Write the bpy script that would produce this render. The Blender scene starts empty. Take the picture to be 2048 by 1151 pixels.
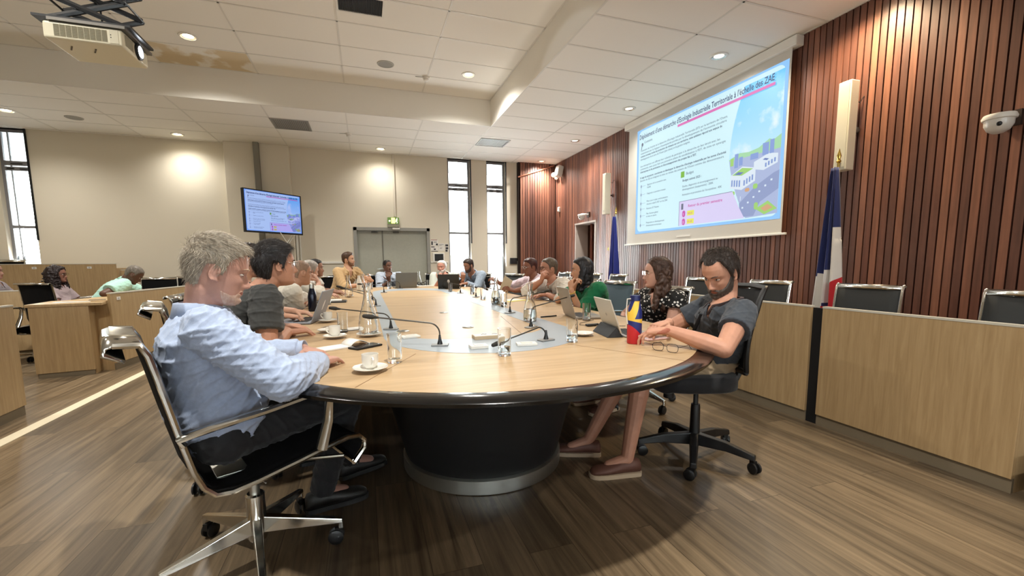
import bpy, bmesh, math, random
import numpy as np
from mathutils import Vector as V, Matrix, noise
random.seed(7)
S = bpy.context.scene
C = S.collection
PI = math.pi
R = math.radians
# ---------------------------------------------------------------- camera
FPX, YAW, PITCH, ROLL, PPY, H = 865.557, 0.32420116, 0.11324846, -0.007899, 47.62, 1.15
def cam_matrix():
    cy, sy = math.cos(YAW), math.sin(YAW)
    A = Matrix(((cy, -sy, 0), (0, 0, -1), (sy, cy, 0)))
    cp, sp = math.cos(PITCH), math.sin(PITCH)
    B = Matrix(((1, 0, 0), (0, cp, -sp), (0, sp, cp)))
    cr, sr = math.cos(ROLL), math.sin(ROLL)
    return Matrix(((cr, -sr, 0), (sr, cr, 0), (0, 0, 1))) @ B @ A
CM = cam_matrix()
CMI = CM.transposed()
O = V((0, 0, H))
def ray(x, y): return CMI @ V(((x-1024)/FPX, (y-575.5-PPY)/FPX, 1.0))
def D(x, y, d): return O + ray(x, y)*d
def atz(x, y, z=0.74): r = ray(x, y); return O + r*((z-H)/r.z)
def atY(x, y, Y): r = ray(x, y); return O + r*(Y/r.y)
def atX(x, y, X): r = ray(x, y); return O + r*(X/r.x)
cd = bpy.data.cameras.new('camera'); cam = bpy.data.objects.new('camera', cd); C.objects.link(cam)
cd.sensor_width = 36; cd.sensor_fit = 'HORIZONTAL'; cd.lens = FPX*36/2048
cd.shift_y = PPY/2048; cd.clip_start = .02
M3 = Matrix((CM[0], -V(CM[1]), -V(CM[2]))).transposed()
cam.matrix_world = Matrix.Translation(O) @ M3.to_4x4()
S.camera = cam
# ---------------------------------------------------------------- materials
def srgb(c):
    return tuple(((x/255)/12.92 if x/255 <= .04045 else ((x/255+.055)/1.055)**2.4) for x in c)
MATS = {}
def mat(name, col, rough=.5, metal=0, spec=.5, coat=0, noise_amt=0, nscale=20, bump=0, bscale=60, emis=0, trans=0, ior=1.45, stretch=None, sheen=0, sss=0, coatr=.1):
    if name in MATS: return MATS[name]
    m = bpy.data.materials.new(name); m.use_nodes = True
    nt = m.node_tree; b = nt.nodes['Principled BSDF']; L = nt.links
    c = srgb(col)+(1,)
    b.inputs['Base Color'].default_value = c
    b.inputs['Roughness'].default_value = rough
    b.inputs['Metallic'].default_value = metal
    b.inputs['Specular IOR Level'].default_value = spec
    b.inputs['Coat Weight'].default_value = coat
    b.inputs['Coat Roughness'].default_value = coatr
    b.inputs['IOR'].default_value = ior
    b.inputs['Transmission Weight'].default_value = trans
    if sheen: b.inputs['Sheen Weight'].default_value = sheen
    if sss:
        b.inputs['Subsurface Weight'].default_value = sss
        b.inputs['Subsurface Radius'].default_value = (.01, .004, .002)
    if emis:
        b.inputs['Emission Color'].default_value = c; b.inputs['Emission Strength'].default_value = emis
    if noise_amt or bump:
        tc = nt.nodes.new('ShaderNodeTexCoord'); mp = nt.nodes.new('ShaderNodeMapping')
        L.new(tc.outputs['Object'], mp.inputs['Vector'])
        if stretch: mp.inputs['Scale'].default_value = stretch
    if noise_amt:
        n = nt.nodes.new('ShaderNodeTexNoise'); n.inputs['Scale'].default_value = nscale; n.inputs['Detail'].default_value = 4
        L.new(mp.outputs[0], n.inputs['Vector'])
        r = nt.nodes.new('ShaderNodeValToRGB')
        k = noise_amt
        r.color_ramp.elements[0].color = tuple(x*(1-k) for x in c[:3])+(1,); r.color_ramp.elements[0].position = .3
        r.color_ramp.elements[1].color = tuple(min(1, x*(1+k)) for x in c[:3])+(1,); r.color_ramp.elements[1].position = .7
        L.new(n.outputs['Fac'], r.inputs[0]); L.new(r.outputs[0], b.inputs['Base Color'])
    if bump:
        n2 = nt.nodes.new('ShaderNodeTexNoise'); n2.inputs['Scale'].default_value = bscale; n2.inputs['Detail'].default_value = 3
        L.new(mp.outputs[0], n2.inputs['Vector'])
        bp = nt.nodes.new('ShaderNodeBump'); bp.inputs['Strength'].default_value = bump; bp.inputs['Distance'].default_value = .004
        L.new(n2.outputs['Fac'], bp.inputs['Height']); L.new(bp.outputs[0], b.inputs['Normal'])
    MATS[name] = m
    return m
def wood(name, c1, c2, rough=.35, scale=(1.2, 14, 14), spec=.5, coat=0, planks=None, c3=None):
    """grain runs along the axis with the smallest scale"""
    if name in MATS: return MATS[name]
    m = bpy.data.materials.new(name); m.use_nodes = True
    nt = m.node_tree; b = nt.nodes['Principled BSDF']; L = nt.links; N = nt.nodes.new
    tc = N('ShaderNodeTexCoord'); mp = N('ShaderNodeMapping'); mp.inputs['Scale'].default_value = scale
    L.new(tc.outputs['Object'], mp.inputs['Vector'])
    vec = mp.outputs[0]
    n = N('ShaderNodeTexNoise'); n.inputs['Scale'].default_value = 1.6; n.inputs['Detail'].default_value = 7; n.inputs['Roughness'].default_value = .65; n.inputs['Distortion'].default_value = .6
    r = N('ShaderNodeValToRGB'); r.color_ramp.elements[0].position = .3; r.color_ramp.elements[1].position = .72
    r.color_ramp.elements[0].color = srgb(c1)+(1,); r.color_ramp.elements[1].color = srgb(c2)+(1,)
    out = r.outputs[0]
    if planks:
        br = N('ShaderNodeTexBrick'); mb = N('ShaderNodeMapping'); mb.inputs['Rotation'].default_value = (0, 0, PI/2)
        L.new(tc.outputs['Object'], mb.inputs['Vector']); L.new(mb.outputs[0], br.inputs['Vector'])
        br.inputs['Scale'].default_value = 1; br.inputs['Brick Width'].default_value = planks[0]; br.inputs['Row Height'].default_value = planks[1]
        br.inputs['Mortar Size'].default_value = .0015; br.inputs['Mortar Smooth'].default_value = .3
        br.inputs['Color1'].default_value = (.70, .70, .70, 1); br.inputs['Color2'].default_value = (1.18, 1.16, 1.12, 1); br.inputs['Mortar'].default_value = (.35, .33, .3, 1)
        # shift the grain plank by plank
        ad = N('ShaderNodeVectorMath'); ad.operation = 'MULTIPLY_ADD'
        L.new(br.outputs['Color'], ad.inputs[0]); ad.inputs[1].default_value = (9, 9, 9); L.new(mp.outputs[0], ad.inputs[2]); vec = ad.outputs[0]
        mx = N('ShaderNodeMix'); mx.data_type = 'RGBA'; mx.blend_type = 'MULTIPLY'; mx.inputs[0].default_value = 1
        L.new(r.outputs[0], mx.inputs[6]); L.new(br.outputs['Color'], mx.inputs[7]); out = mx.outputs[2]
    L.new(vec, n.inputs['Vector']); L.new(n.outputs['Fac'], r.inputs[0])
    L.new(out, b.inputs['Base Color'])
    b.inputs['Roughness'].default_value = rough; b.inputs['Specular IOR Level'].default_value = spec; b.inputs['Coat Weight'].default_value = coat
    b.inputs['Coat Roughness'].default_value = .15
    bp = N('ShaderNodeBump'); bp.inputs['Strength'].default_value = .06; bp.inputs['Distance'].default_value = .002
    L.new(n.outputs['Fac'], bp.inputs['Height']); L.new(bp.outputs[0], b.inputs['Normal'])
    MATS[name] = m
    return m
def glassmat(name, col=(255, 255, 255), rough=0.0, ior=1.45):
    if name in MATS: return MATS[name]
    m = mat(name, col, rough, trans=1, ior=ior); return m
# ---------------------------------------------------------------- mesh builder
class MB:
    def __init__(s): s.v = []; s.f = []
    def add(s, vs, fs):
        k = len(s.v); s.v += [V(p) for p in vs]; s.f += [tuple(i+k for i in f) for f in fs]; return s
    def box(s, c, d, M=None, az=0):
        x, y, z = d[0]/2, d[1]/2, d[2]/2
        vs = [V((a*x, b*y, e*z)) for e in (-1, 1) for b in (-1, 1) for a in (-1, 1)]
        if az: M = Matrix.Rotation(az, 3, 'Z')
        if M is not None: vs = [M @ p for p in vs]
        c = V(c); vs = [p+c for p in vs]
        return s.add(vs, [(0, 2, 3, 1), (4, 5, 7, 6), (0, 1, 5, 4), (2, 6, 7, 3), (0, 4, 6, 2), (1, 3, 7, 5)])
    def b2(s, a, b):
        return s.box([(a[i]+b[i])/2 for i in range(3)], [abs(b[i]-a[i]) for i in range(3)])
    def loft(s, rings, cap=True, closed=True):
        k = len(s.v); n = len(rings[0]); m = len(rings)
        for r in rings: s.v += [V(p) for p in r]
        for j in range(m-1):
            for i in range(n if closed else n-1):
                a = k+j*n+i; b = k+j*n+(i+1) % n
                s.f.append((a, b, b+n, a+n))
        if cap and closed:
            s.f.append(tuple(k+i for i in reversed(range(n)))); s.f.append(tuple(k+(m-1)*n+i for i in range(n)))
        return s
    def tube(s, path, r, n=8, cap=True, flat=1.0, up=None):
        path = [V(p) for p in path]; m = len(path)
        rs = r if isinstance(r, (list, tuple)) else [r]*m
        t0 = (path[1]-path[0]).normalized()
        ref = V(up) if up is not None else (V((0, 0, 1)) if abs(t0.z) < .9 else V((1, 0, 0)))
        u = t0.cross(ref).normalized(); rings = []
        for i, p in enumerate(path):
            t = ((path[min(i+1, m-1)]-p).normalized()+(p-path[max(i-1, 0)]).normalized())
            t = t.normalized() if t.length > 1e-6 else t0
            u = (u-t*u.dot(t)); u = u.normalized() if u.length > 1e-6 else t.orthogonal().normalized()
            w = t.cross(u)
            rings.append([p+u*(math.cos(a)*rs[i])+w*(math.sin(a)*rs[i]*flat) for a in (2*PI*q/n for q in range(n))])
        return s.loft(rings, cap)
    def cyl(s, c, r, h, n=24, r2=None):
        c = V(c); return s.tube([c, c+V((0, 0, h))], [r, r if r2 is None else r2], n, up=(0, 1, 0))
    def ball(s, c, r, M=None, n=12, m=8):
        rr = V(r) if isinstance(r, (tuple, list, V)) else V((r, r, r)); c = V(c); rings = []
        for j in range(m+1):
            ph = -PI/2+PI*(j+.0)/m
            ph = max(min(ph, PI/2-.02), -PI/2+.02)
            ring = []
            for i in range(n):
                a = 2*PI*i/n; p = V((math.cos(a)*math.cos(ph)*rr.x, math.sin(a)*math.cos(ph)*rr.y, math.sin(ph)*rr.z))
                ring.append((M @ p if M is not None else p)+c)
            rings.append(ring)
        return s.loft(rings)
    def cap(s, a, b, ra, rb, n=12):
        """tapered capsule"""
        a = V(a); b = V(b); d = (b-a); L = d.length
        if L < 1e-5: return s.ball(a, ra)
        t = d/L; path = []; rs = []
        for k in range(5):
            th = PI/2*(1-k/4); path.append(a-t*ra*math.sin(th)); rs.append(max(ra*math.cos(th), .001))
        for k in range(5):
            th = PI/2*k/4; path.append(b+t*rb*math.sin(th)); rs.append(max(rb*math.cos(th), .001))
        return s.tube(path, rs, n)
    def lathe(s, prof, c=(0, 0, 0), n=32, M=None, cap=True):
        c = V(c); rings = []
        for r, z in prof:
            ring = [V((math.cos(2*PI*i/n)*max(r, 1e-4), math.sin(2*PI*i/n)*max(r, 1e-4), z)) for i in range(n)]
            if M is not None: ring = [M @ p for p in ring]
            rings.append([p+c for p in ring])
        return s.loft(rings, cap)
    def prism(s, pts, z0, z1):
        return s.loft([[(p[0], p[1], z0) for p in pts], [(p[0], p[1], z1) for p in pts]])
    def xf(s, M, i0=0):
        for i in range(i0, len(s.v)): s.v[i] = M @ s.v[i]
        return s
    def mesh(s, name, smooth=None, fixn=True):
        me = bpy.data.meshes.new(name); me.from_pydata([tuple(p) for p in s.v], [], s.f); me.update()
        if fixn:
            bm = bmesh.new(); bm.from_mesh(me); bmesh.ops.recalc_face_normals(bm, faces=bm.faces); bm.to_mesh(me); bm.free()
        if smooth is not None:
            for p in me.polygons: p.use_smooth = True
            me.set_sharp_from_angle(angle=R(smooth))
        return me
    def build(s, name, m=None, parent=None, smooth=40, bevel=0, seg=2, local=True, fixn=True):
        me = s.mesh(name, smooth, fixn); return link(name, me, m, parent, bevel, seg)
def link(name, me, m=None, parent=None, bevel=0, seg=2):
    o = bpy.data.objects.new(name, me); C.objects.link(o)
    if m is not None: me.materials.append(m)
    if parent is not None: o.parent = parent
    if bevel:
        b = o.modifiers.new('bevel', 'BEVEL'); b.width = bevel; b.segments = seg; b.limit_method = 'ANGLE'; b.angle_limit = R(40)
    return o
def tag(o, label, cat, group=None, kind=None):
    if label: o['label'] = label
    if cat: o['category'] = cat
    if group: o['group'] = group
    if kind: o['kind'] = kind
    return o
def empty(name, loc=(0, 0, 0), az=0, label=None, cat=None, group=None):
    e = bpy.data.objects.new(name, None); C.objects.link(e); e.location = loc; e.rotation_euler = (0, 0, az); e.empty_display_size = .1
    return tag(e, label, cat, group)
def struct(o): o['kind'] = 'structure'; return o
def copy_tree(o, parent=None):
    c = o.copy(); C.objects.link(c)
    if parent is not None: c.parent = parent
    for ch in list(o.children): copy_tree(ch, c)
    return c
def rebase(root, o):
    """parts modelled in world coordinates keep their place under a moved root"""
    o.matrix_parent_inverse = root_inv(root); return o
def root_inv(root):
    return (Matrix.Translation(root.location) @ root.rotation_euler.to_matrix().to_4x4()).inverted()
def evald(me, mods):
    o = bpy.data.objects.new('tmp', me); C.objects.link(o)
    for t, kw in mods:
        q = o.modifiers.new('m', t)
        for k, v in kw.items(): setattr(q, k, v)
    dg = bpy.context.evaluated_depsgraph_get(); e = o.evaluated_get(dg)
    r = bpy.data.meshes.new_from_object(e, depsgraph=dg)
    bpy.data.objects.remove(o); bpy.data.meshes.remove(me)
    return r
_tex = {}
def tex(kind, scale, **kw):
    k = (kind, scale)+tuple(sorted(kw.items()))
    if k not in _tex:
        t = bpy.data.textures.new('t', kind); t.noise_scale = scale
        for a, b in kw.items(): setattr(t, a, b)
        _tex[k] = t
    return _tex[k]
def remesh(mb, vox, smooth=3, extra=()):
    me = mb.mesh('r', None)
    r = evald(me, [('REMESH', dict(mode='VOXEL', voxel_size=vox, adaptivity=0, use_smooth_shade=True)), ('SMOOTH', dict(iterations=smooth, factor=.5))]+list(extra))
    for p in r.polygons: p.use_smooth = True
    return r
def text(body, size, m, parent, M, name='lettering', align='LEFT', extrude=.0004, bold=0, width=None):
    cu = bpy.data.curves.new(name, 'FONT'); cu.body = body; cu.size = size; cu.align_x = align; cu.extrude = extrude; cu.offset = bold; cu.resolution_u = 2
    o = bpy.data.objects.new(name, cu); C.objects.link(o)
    dg = bpy.context.evaluated_depsgraph_get(); me = bpy.data.meshes.new_from_object(o.evaluated_get(dg), depsgraph=dg)
    bpy.data.objects.remove(o)
    if width and len(me.vertices):
        xs = [v.co.x for v in me.vertices]; w = max(xs)-min(xs); k = width/w
        for v in me.vertices: v.co.x *= k
    me.transform(M); me.materials.clear(); me.materials.append(m)
    n = bpy.data.objects.new(name, me); C.objects.link(n)
    if parent is not None: n.parent = parent
    return n
# ================================================================ ROOM
YF, XR, XL, YB = 10.34, 4.624, -7.0, -2.5
ZC, ZU = 3.5725, 4.0145
BX, BY = 2.235, 7.76          # corner of the raised ceiling field
M_wall = mat('wall paint', (224, 217, 200), .85, spec=.2, bump=.15, bscale=220)
M_tile = mat('ceiling tile', (238, 236, 229), .95, spec=.1, bump=.25, bscale=300)
M_bar = mat('ceiling bar', (222, 220, 213), .6, spec=.3)
M_floor = wood('floor planks', (74, 61, 46), (138, 120, 95), .36, (16, .7, 16), spec=.5, planks=(1.5, .19))
M_slatback = mat('slat backing', (34, 18, 14), .9)
M_white = mat('white metal', (228, 226, 218), .45)
M_black = mat('black plastic', (14, 14, 15), .45)
M_dark = mat('matt black', (8, 8, 9), .7)
M_grey = mat('grey window frame', (140, 141, 145), .5)
M_doorgrey = mat('grey green door paint', (176, 177, 163), .5, noise_amt=.03)
M_doorframe = mat('door frame paint', (150, 149, 142), .5)
M_chrome = mat('polished aluminium', (205, 203, 196), .16, 1)
M_satin = mat('satin aluminium', (170, 168, 160), .38, 1)
M_oak = wood('oak laminate', (166, 138, 98), (190, 163, 122), .42, (30, 30, 1.6))
M_oakgrey = mat('laminate plinth', (124, 112, 92), .5)

def slatmat():
    m = bpy.data.materials.new('varnished slats'); m.use_nodes = True
    nt = m.node_tree; b = nt.nodes['Principled BSDF']; L = nt.links; N = nt.nodes.new
    tc = N('ShaderNodeTexCoord'); sp = N('ShaderNodeSeparateXYZ'); L.new(tc.outputs['Object'], sp.inputs[0])
    ad = N('ShaderNodeMath'); ad.operation = 'ADD'; L.new(sp.outputs[0], ad.inputs[0]); L.new(sp.outputs[1], ad.inputs[1])
    mu = N('ShaderNodeMath'); mu.operation = 'MULTIPLY'; mu.inputs[1].default_value = 1/.064; L.new(ad.outputs[0], mu.inputs[0])
    fl = N('ShaderNodeMath'); fl.operation = 'FLOOR'; L.new(mu.outputs[0], fl.inputs[0])
    wn = N('ShaderNodeTexWhiteNoise'); wn.noise_dimensions = '1D'; L.new(fl.outputs[0], wn.inputs['W'])
    cr = N('ShaderNodeValToRGB'); L.new(wn.outputs['Value'], cr.inputs[0])
    e = cr.color_ramp.elements; e[0].color = srgb((88, 56, 46))+(1,); e[1].color = srgb((138, 92, 72))+(1,)
    e2 = e.new(.5); e2.color = srgb((110, 70, 56))+(1,)
    mp = N('ShaderNodeMapping'); mp.inputs['Scale'].default_value = (20, 20, 1.1); L.new(tc.outputs['Object'], mp.inputs[0])
    n = N('ShaderNodeTexNoise'); n.inputs['Scale'].default_value = 2; n.inputs['Detail'].default_value = 6; L.new(mp.outputs[0], n.inputs['Vector'])
    mr = N('ShaderNodeMapRange'); mr.inputs['From Min'].default_value = .3; mr.inputs['From Max'].default_value = .7; mr.inputs['To Min'].default_value = .72; mr.inputs['To Max'].default_value = 1.2
    L.new(n.outputs['Fac'], mr.inputs[0])
    mx = N('ShaderNodeVectorMath'); mx.operation = 'SCALE'; L.new(cr.outputs[0], mx.inputs[0]); L.new(mr.outputs[0], mx.inputs['Scale'])
    L.new(mx.outputs[0], b.inputs['Base Color'])
    b.inputs['Roughness'].default_value = .42; b.inputs['Coat Weight'].default_value = .16; b.inputs['Coat Roughness'].default_value = .28
    return m
M_slat = slatmat()

floor = struct(MB().b2((XL-.3, YB-.3, -.2), (XR+.3, YF+.3, 0)).build('floor', M_floor, smooth=None))
# white floor inlay strip
struct(MB().b2((-2.36, YB, 0), (-2.27, YF-.02, .004)).build('trim_1', mat('white floor strip', (225, 214, 186), .5), smooth=None))
# far wall with the openings left free
W1, W2, W3 = (1.91, 2.45), (2.85, 3.33), (-6.07, -5.64)
DX0, DX1, DZ = -.22, 1.46, 1.96
wb = MB(); T = .28; ZB = .12
for a, b in ((XL-.3, W3[0]), (W3[1], DX0), (DX1, W1[0]), (W1[1], W2[0]), (W2[1], XR+.3)):
    wb.b2((a, YF, -.02), (b, YF+T, ZU+.3))
wb.b2((DX0, YF, DZ), (DX1, YF+T, ZU+.3)); wb.b2((DX0, YF+T-.06, -.02), (DX1, YF+T, DZ))
for w in (W1, W2, W3):
    wb.b2((w[0], YF, -.02), (w[1], YF+T, ZB)); wb.b2((w[0], YF, ZC), (w[1], YF+T, ZU+.3))
struct(wb.build('wall_far', M_wall, smooth=None))
struct(MB().b2((XL-.3, YB, -.02), (XL, YF+.3, ZU+.3)).build('wall_left', M_wall, smooth=None))
WB = ((-3.4, -2.2), (-.7, .7), (2.2, 3.4)); mb = MB(); e = [XL-.3]+[v for w in WB for v in w]+[XR+.3]
for i in range(0, len(e), 2): mb.b2((e[i], YB-.3, -.02), (e[i+1], YB, ZU+.3))
for a, b in WB: mb.b2((a, YB-.3, -.02), (b, YB, .9)); mb.b2((a, YB-.3, 3.1), (b, YB, ZU+.3))
struct(mb.build('wall_back', M_wall, smooth=None))
for k, (a, b) in enumerate(WB):
    mb = MB(); y = YB-.15
    for x in (a, (a+b)/2-.025, b-.05): mb.b2((x, y-.03, .9), (x+.05, y+.03, 3.1))
    for z in (.9, 2.4, 3.05): mb.b2((a, y-.028, z), (b, y+.028, z+.05))
    f = struct(mb.build('window_%d' % (k+4), M_grey, smooth=None)); MB().b2((a+.05, y-.003, .95), (b-.05, y+.003, 3.05)).build('pane', glassmat('window glass', (245, 252, 250), 0, 1.02), f, smooth=None)
# windows: frame, panes, blind guide
for k, w in enumerate((W1, W2, W3)):
    y = YF+.13; fr = MB(); x0, x1 = w; t = .045
    fr.b2((x0, y-.03, ZB), (x0+t, y+.03, ZC)); fr.b2((x1-t, y-.03, ZB), (x1, y+.03, ZC))
    for za, zb in ((ZB, ZB+.06), (1.84, 1.89), (2.86, 2.93), (2.95, 3.03), (ZC-.05, ZC)):
        fr.b2((x0+t, y-.028, za), (x1-t, y+.028, zb))
    if k == 2: fr.b2((x0+.12, y-.02, ZB), (x0+.135, y+.02, ZC))
    f = struct(fr.build('window_%d' % (k+1), M_grey, smooth=None))
    gm = glassmat('window glass', (245, 252, 250), 0, 1.02)
    MB().b2((x0+t, y-.003, ZB+.05), (x1-t, y+.003, ZC-.04)).build('pane', gm, f, smooth=None)
    g = MB(); g.b2((x1-.004, YF+.005, 1.62), (x1+.022, YF-.02, ZC)); g.build('blind_guide', M_dark, f, smooth=None)
    h = MB(); xm = (x0+x1)/2
    for s in (-.09, .09): h.b2((xm+s-.05, y-.045, 2.885), (xm+s+.05, y-.028, 2.9)); 
    h.b2((xm-.08, y-.045, 2.975), (xm+.08, y-.028, 2.987)); h.build('latch', M_black, f, smooth=None)
    s_ = MB(); s_.b2((x0, YF-.01, ZB-.03), (x1, YF+T, ZB)); s_.build('window_sill', M_white, f, smooth=None)
# pale house front seen through the middle panes of window 1
ob = MB(); ob.b2((3.4, 22, -1), (4.2, 23, 5.2)); ob.b2((3.1, 21.9, 5.2), (4.4, 23.1, 5.4)); ob.b2((3.7, 21.85, 1.2), (3.95, 22, 2.6)); ob.b2((3.7, 21.85, 3.2), (3.95, 22, 4.6))
o_ = ob.build('neighbouring_building', mat('pale yellow render', (240, 236, 205), .9), smooth=None)  # one even pale yellow wall colour
tag(o_, 'pale yellow building outside, seen through the window nearest the grey door', 'building')
ob = MB(); ob.b2((-16, 18, -1), (-11.45, 19, 9)); ob.b2((-16.1, 17.9, 9), (-11.3, 19, 9.25))
for z in (1, 3.6, 6.2): ob.b2((-13.4, 17.95, z), (-12.5, 18, z+1.5))
o_ = ob.build('neighbouring_building', mat('pale facade', (198, 208, 200), .9), smooth=None)
tag(o_, 'pale grey facade outside the narrow window at the far left', 'building')

# door in the far wall
dl = MB(); dl.b2((DX0, YF-.012, 0), (DX0+.07, YF+.13, DZ)); dl.b2((DX1-.07, YF-.012, 0), (DX1, YF+.13, DZ)); dl.b2((DX0, YF-.012, DZ-.07), (DX1, YF+.13, DZ+.0))
df = struct(dl.build('door_1', M_doorframe, smooth=None))
SX = .40
MB().b2((DX0+.07, YF+.10, .01), (SX, YF+.145, DZ-.07)).build('door_leaf', M_doorgrey, df, smooth=None)
MB().b2((SX+.004, YF+.10, .01), (DX1-.07, YF+.145, DZ-.07)).build('door_leaf', M_doorgrey, df, smooth=None)
MB().b2((SX-.012, YF+.085, .01), (SX+.012, YF+.1, DZ-.07)).build('cover_strip', mat('strip grey', (120, 118, 108), .5), df, smooth=None)
MB().b2((SX-.03, YF+.03, 1.02), (SX-.012, YF+.1, 1.05)).box((SX-.07, YF+.04, 1.035), (.13, .018, .02)).build('door_handle', M_satin, df, smooth=None)
for x, l in ((SX-.17, .14), (SX+.3, .13)):
    MB().b2((x-l/2, YF+.04, DZ-.115), (x+l/2, YF+.098, DZ-.085)).build('door_closer', mat('closer grey', (84, 80, 70), .5), df, smooth=None, bevel=.004)
MB().b2((SX+.22, YF-.045, DZ-.045), (SX+.38, YF-.012, DZ-.008)).build('door_contact', M_white, df, smooth=None, bevel=.005)
# column boxes, ducts, rails on the far wall
struct(MB().b2((-2.56, YF-.16, 0), (-1.39, YF+.02, ZC)).build('trim_2', M_wall, smooth=None, bevel=.01))
struct(MB().b2((-2.02, YF-.26, .9), (-1.92, YF-.161, ZC)).build('trim_3', mat('duct grey', (128, 124, 112), .6), smooth=None, bevel=.006))
struct(MB().b2((-1.38, YF-.03, 1.155), (DX0-.005, YF+.01, 1.205)).b2((DX1+.005, YF-.02, 1.155), (W1[0]-.04, YF+.01, 1.19)).build('trim_4', M_white, smooth=None, bevel=.006))
struct(MB().b2((.665, YF-.035, 2.2), (.71, YF+.01, ZC)).build('trim_5', mat('raceway cream', (216, 208, 192), .6), smooth=None, bevel=.006))
struct(MB().b2((-1.375, YF-.05, 1.2), (-1.33, YF+.01, 1.95)).b2((-1.31, YF-.04, 1.2), (-1.285, YF+.01, 1.95)).build('trim_6', M_white, smooth=None, bevel=.005))
struct(MB().b2((XL, YF-.02, 0), (-2.57, YF+.01, .1)).b2((-1.38, YF-.02, 0), (DX0, YF+.01, .1)).build('baseboard_far', M_oakgrey, smooth=None))

# slatted walls: the right wall and its return in the far corner
P = .064; FX = 3.625
sb = MB(); DY0, DY1, DT = 8.16, 9.07, 2.02
for k in range(int((YB+XR-.022)/P)+1, int((YF-.12+XR-.022)/P)):
    a = k*P-XR+.022+.006; b = a+P-.012
    if a > DY0-.03 and b < DY1+.03: sb.b2((XR-.022, a, DT), (XR+.004, b, ZC+.1))
    else: sb.b2((XR-.022, a, .0), (XR+.004, b, ZC+.1))
w_r = struct(sb.build('wall_right', M_slat, smooth=None))
bk = MB(); bk.b2((XR, YB-.3, -.02), (XR+.3, DY0, ZU+.3)); bk.b2((XR, DY1, -.02), (XR+.3, YF+.3, ZU+.3)); bk.b2((XR, DY0, DT), (XR+.3, DY1, ZU+.3))
bk.build('wall_backing', M_slatback, w_r, smooth=None)
rf = MB(); x = FX; yy = YF-.10
for i in range(int((XR-FX)/P)+1):
    a = (int((FX+yy-.022)/P)+1+i)*P-yy+.022+.006; b = min(a+P-.012, XR-.03)
    if b <= a: break
    rf.b2((a, yy-.022, 0), (b, yy+.004, ZC+.1))
w_c = struct(rf.build('wall_corner', M_slat, smooth=None))
MB().b2((FX, yy, 0), (XR, YF+.01, ZC+.1)).build('wall_backing', M_slatback, w_c, smooth=None)
# doorway in the right wall
dr = MB(); dr.b2((XR-.03, DY0-.03, 0), (XR+.28, DY0+.035, DT)); dr.b2((XR-.03, DY1-.03, 0), (XR+.28, DY1+.01, DT)); dr.b2((XR-.04, DY0-.04, DT-.035), (XR+.28, DY1+.02, DT))
d2 = struct(dr.build('door_2', mat('pale door lining', (176, 166, 158), .5), smooth=None))
MB().box((XR+.33, 8.86, 1.0), (.045, .74, 1.96), Matrix.Rotation(R(-38), 3, 'Z')).build('door_leaf', wood('mahogany door', (70, 28, 16), (120, 58, 30), .4, (20, 20, 1)), d2, smooth=None)
MB().b2((XR+.9, DY0-.4, -.02), (XR+.95, DY1+.4, DT+.3)).b2((XR+.3, DY0-.4, DT+.1), (XR+.95, DY1+.4, DT+.3)).b2((XR+.3, DY1+.35, -.02), (XR+.95, DY1+.4, DT+.2)).b2((XR+.3, DY0-.4, -.02), (XR+.95, DY0-.35, DT+.2)).build('corridor', mat('corridor wall', (112, 74, 52), .8), d2, smooth=None)

# ceilings
cl = MB(); cl.b2((BX, YB-.3, ZC), (XR+.3, YF+.3, ZC+.12)); cl.b2((XL-.3, BY, ZC), (BX, YF+.3, ZC+.12))
cl.b2((XL-.3, YB-.3, ZU), (BX+.1, BY+.1, ZU+.12)); cl.b2((BX, YB-.3, ZC+.12), (BX+.1, BY+.1, ZU)); cl.b2((XL-.3, BY, ZC+.12), (BX, BY+.1, ZU))
ce = struct(cl.build('ceiling', M_tile, smooth=None))
tb = MB(); e = .004; w = .011
x = BX+1.25
tb.b2((x-w, YB, ZC-e), (x+w, YF, ZC)); tb.b2((BX, YB, ZC-e), (BX+.02, YF, ZC)); tb.b2((XR-.045, YB, ZC-e), (XR-.024, YF-.11, ZC))
y = BY
yl = [BY+i*.6165 for i in range(1, 5)]
for y in yl: tb.b2((XL, y-w, ZC-e), (BX, y+w, ZC))
tb.b2((XL, BY, ZC-e), (BX, BY+.02, ZC))
y = BY+3*.6165
while y > YB: tb.b2((BX+.02, y-w, ZC-e), (XR-.045, y+w, ZC)); y -= .6165
for x in (1.037, -.195, -1.41, -2.64, -3.87, -5.1, -6.33): tb.b2((x-w, BY+.02, ZC-e), (x+w, YF, ZC))
for x in (1.037, -.195, -1.41, -2.64, -3.87, -5.1, -6.33): tb.b2((x-w, YB, ZU-e), (x+w, BY, ZU))
y = BY-.05
tb.b2((XL, BY-.02, ZU-e), (BX, BY, ZU)); tb.b2((BX-.02, YB, ZU-e), (BX, BY, ZU))
y = BY-.67
while y > YB: tb.b2((XL, y-w, ZU-e), (BX, y+w, ZU)); y -= .613
struct(tb.build('trim_7', M_bar, smooth=None))
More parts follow.
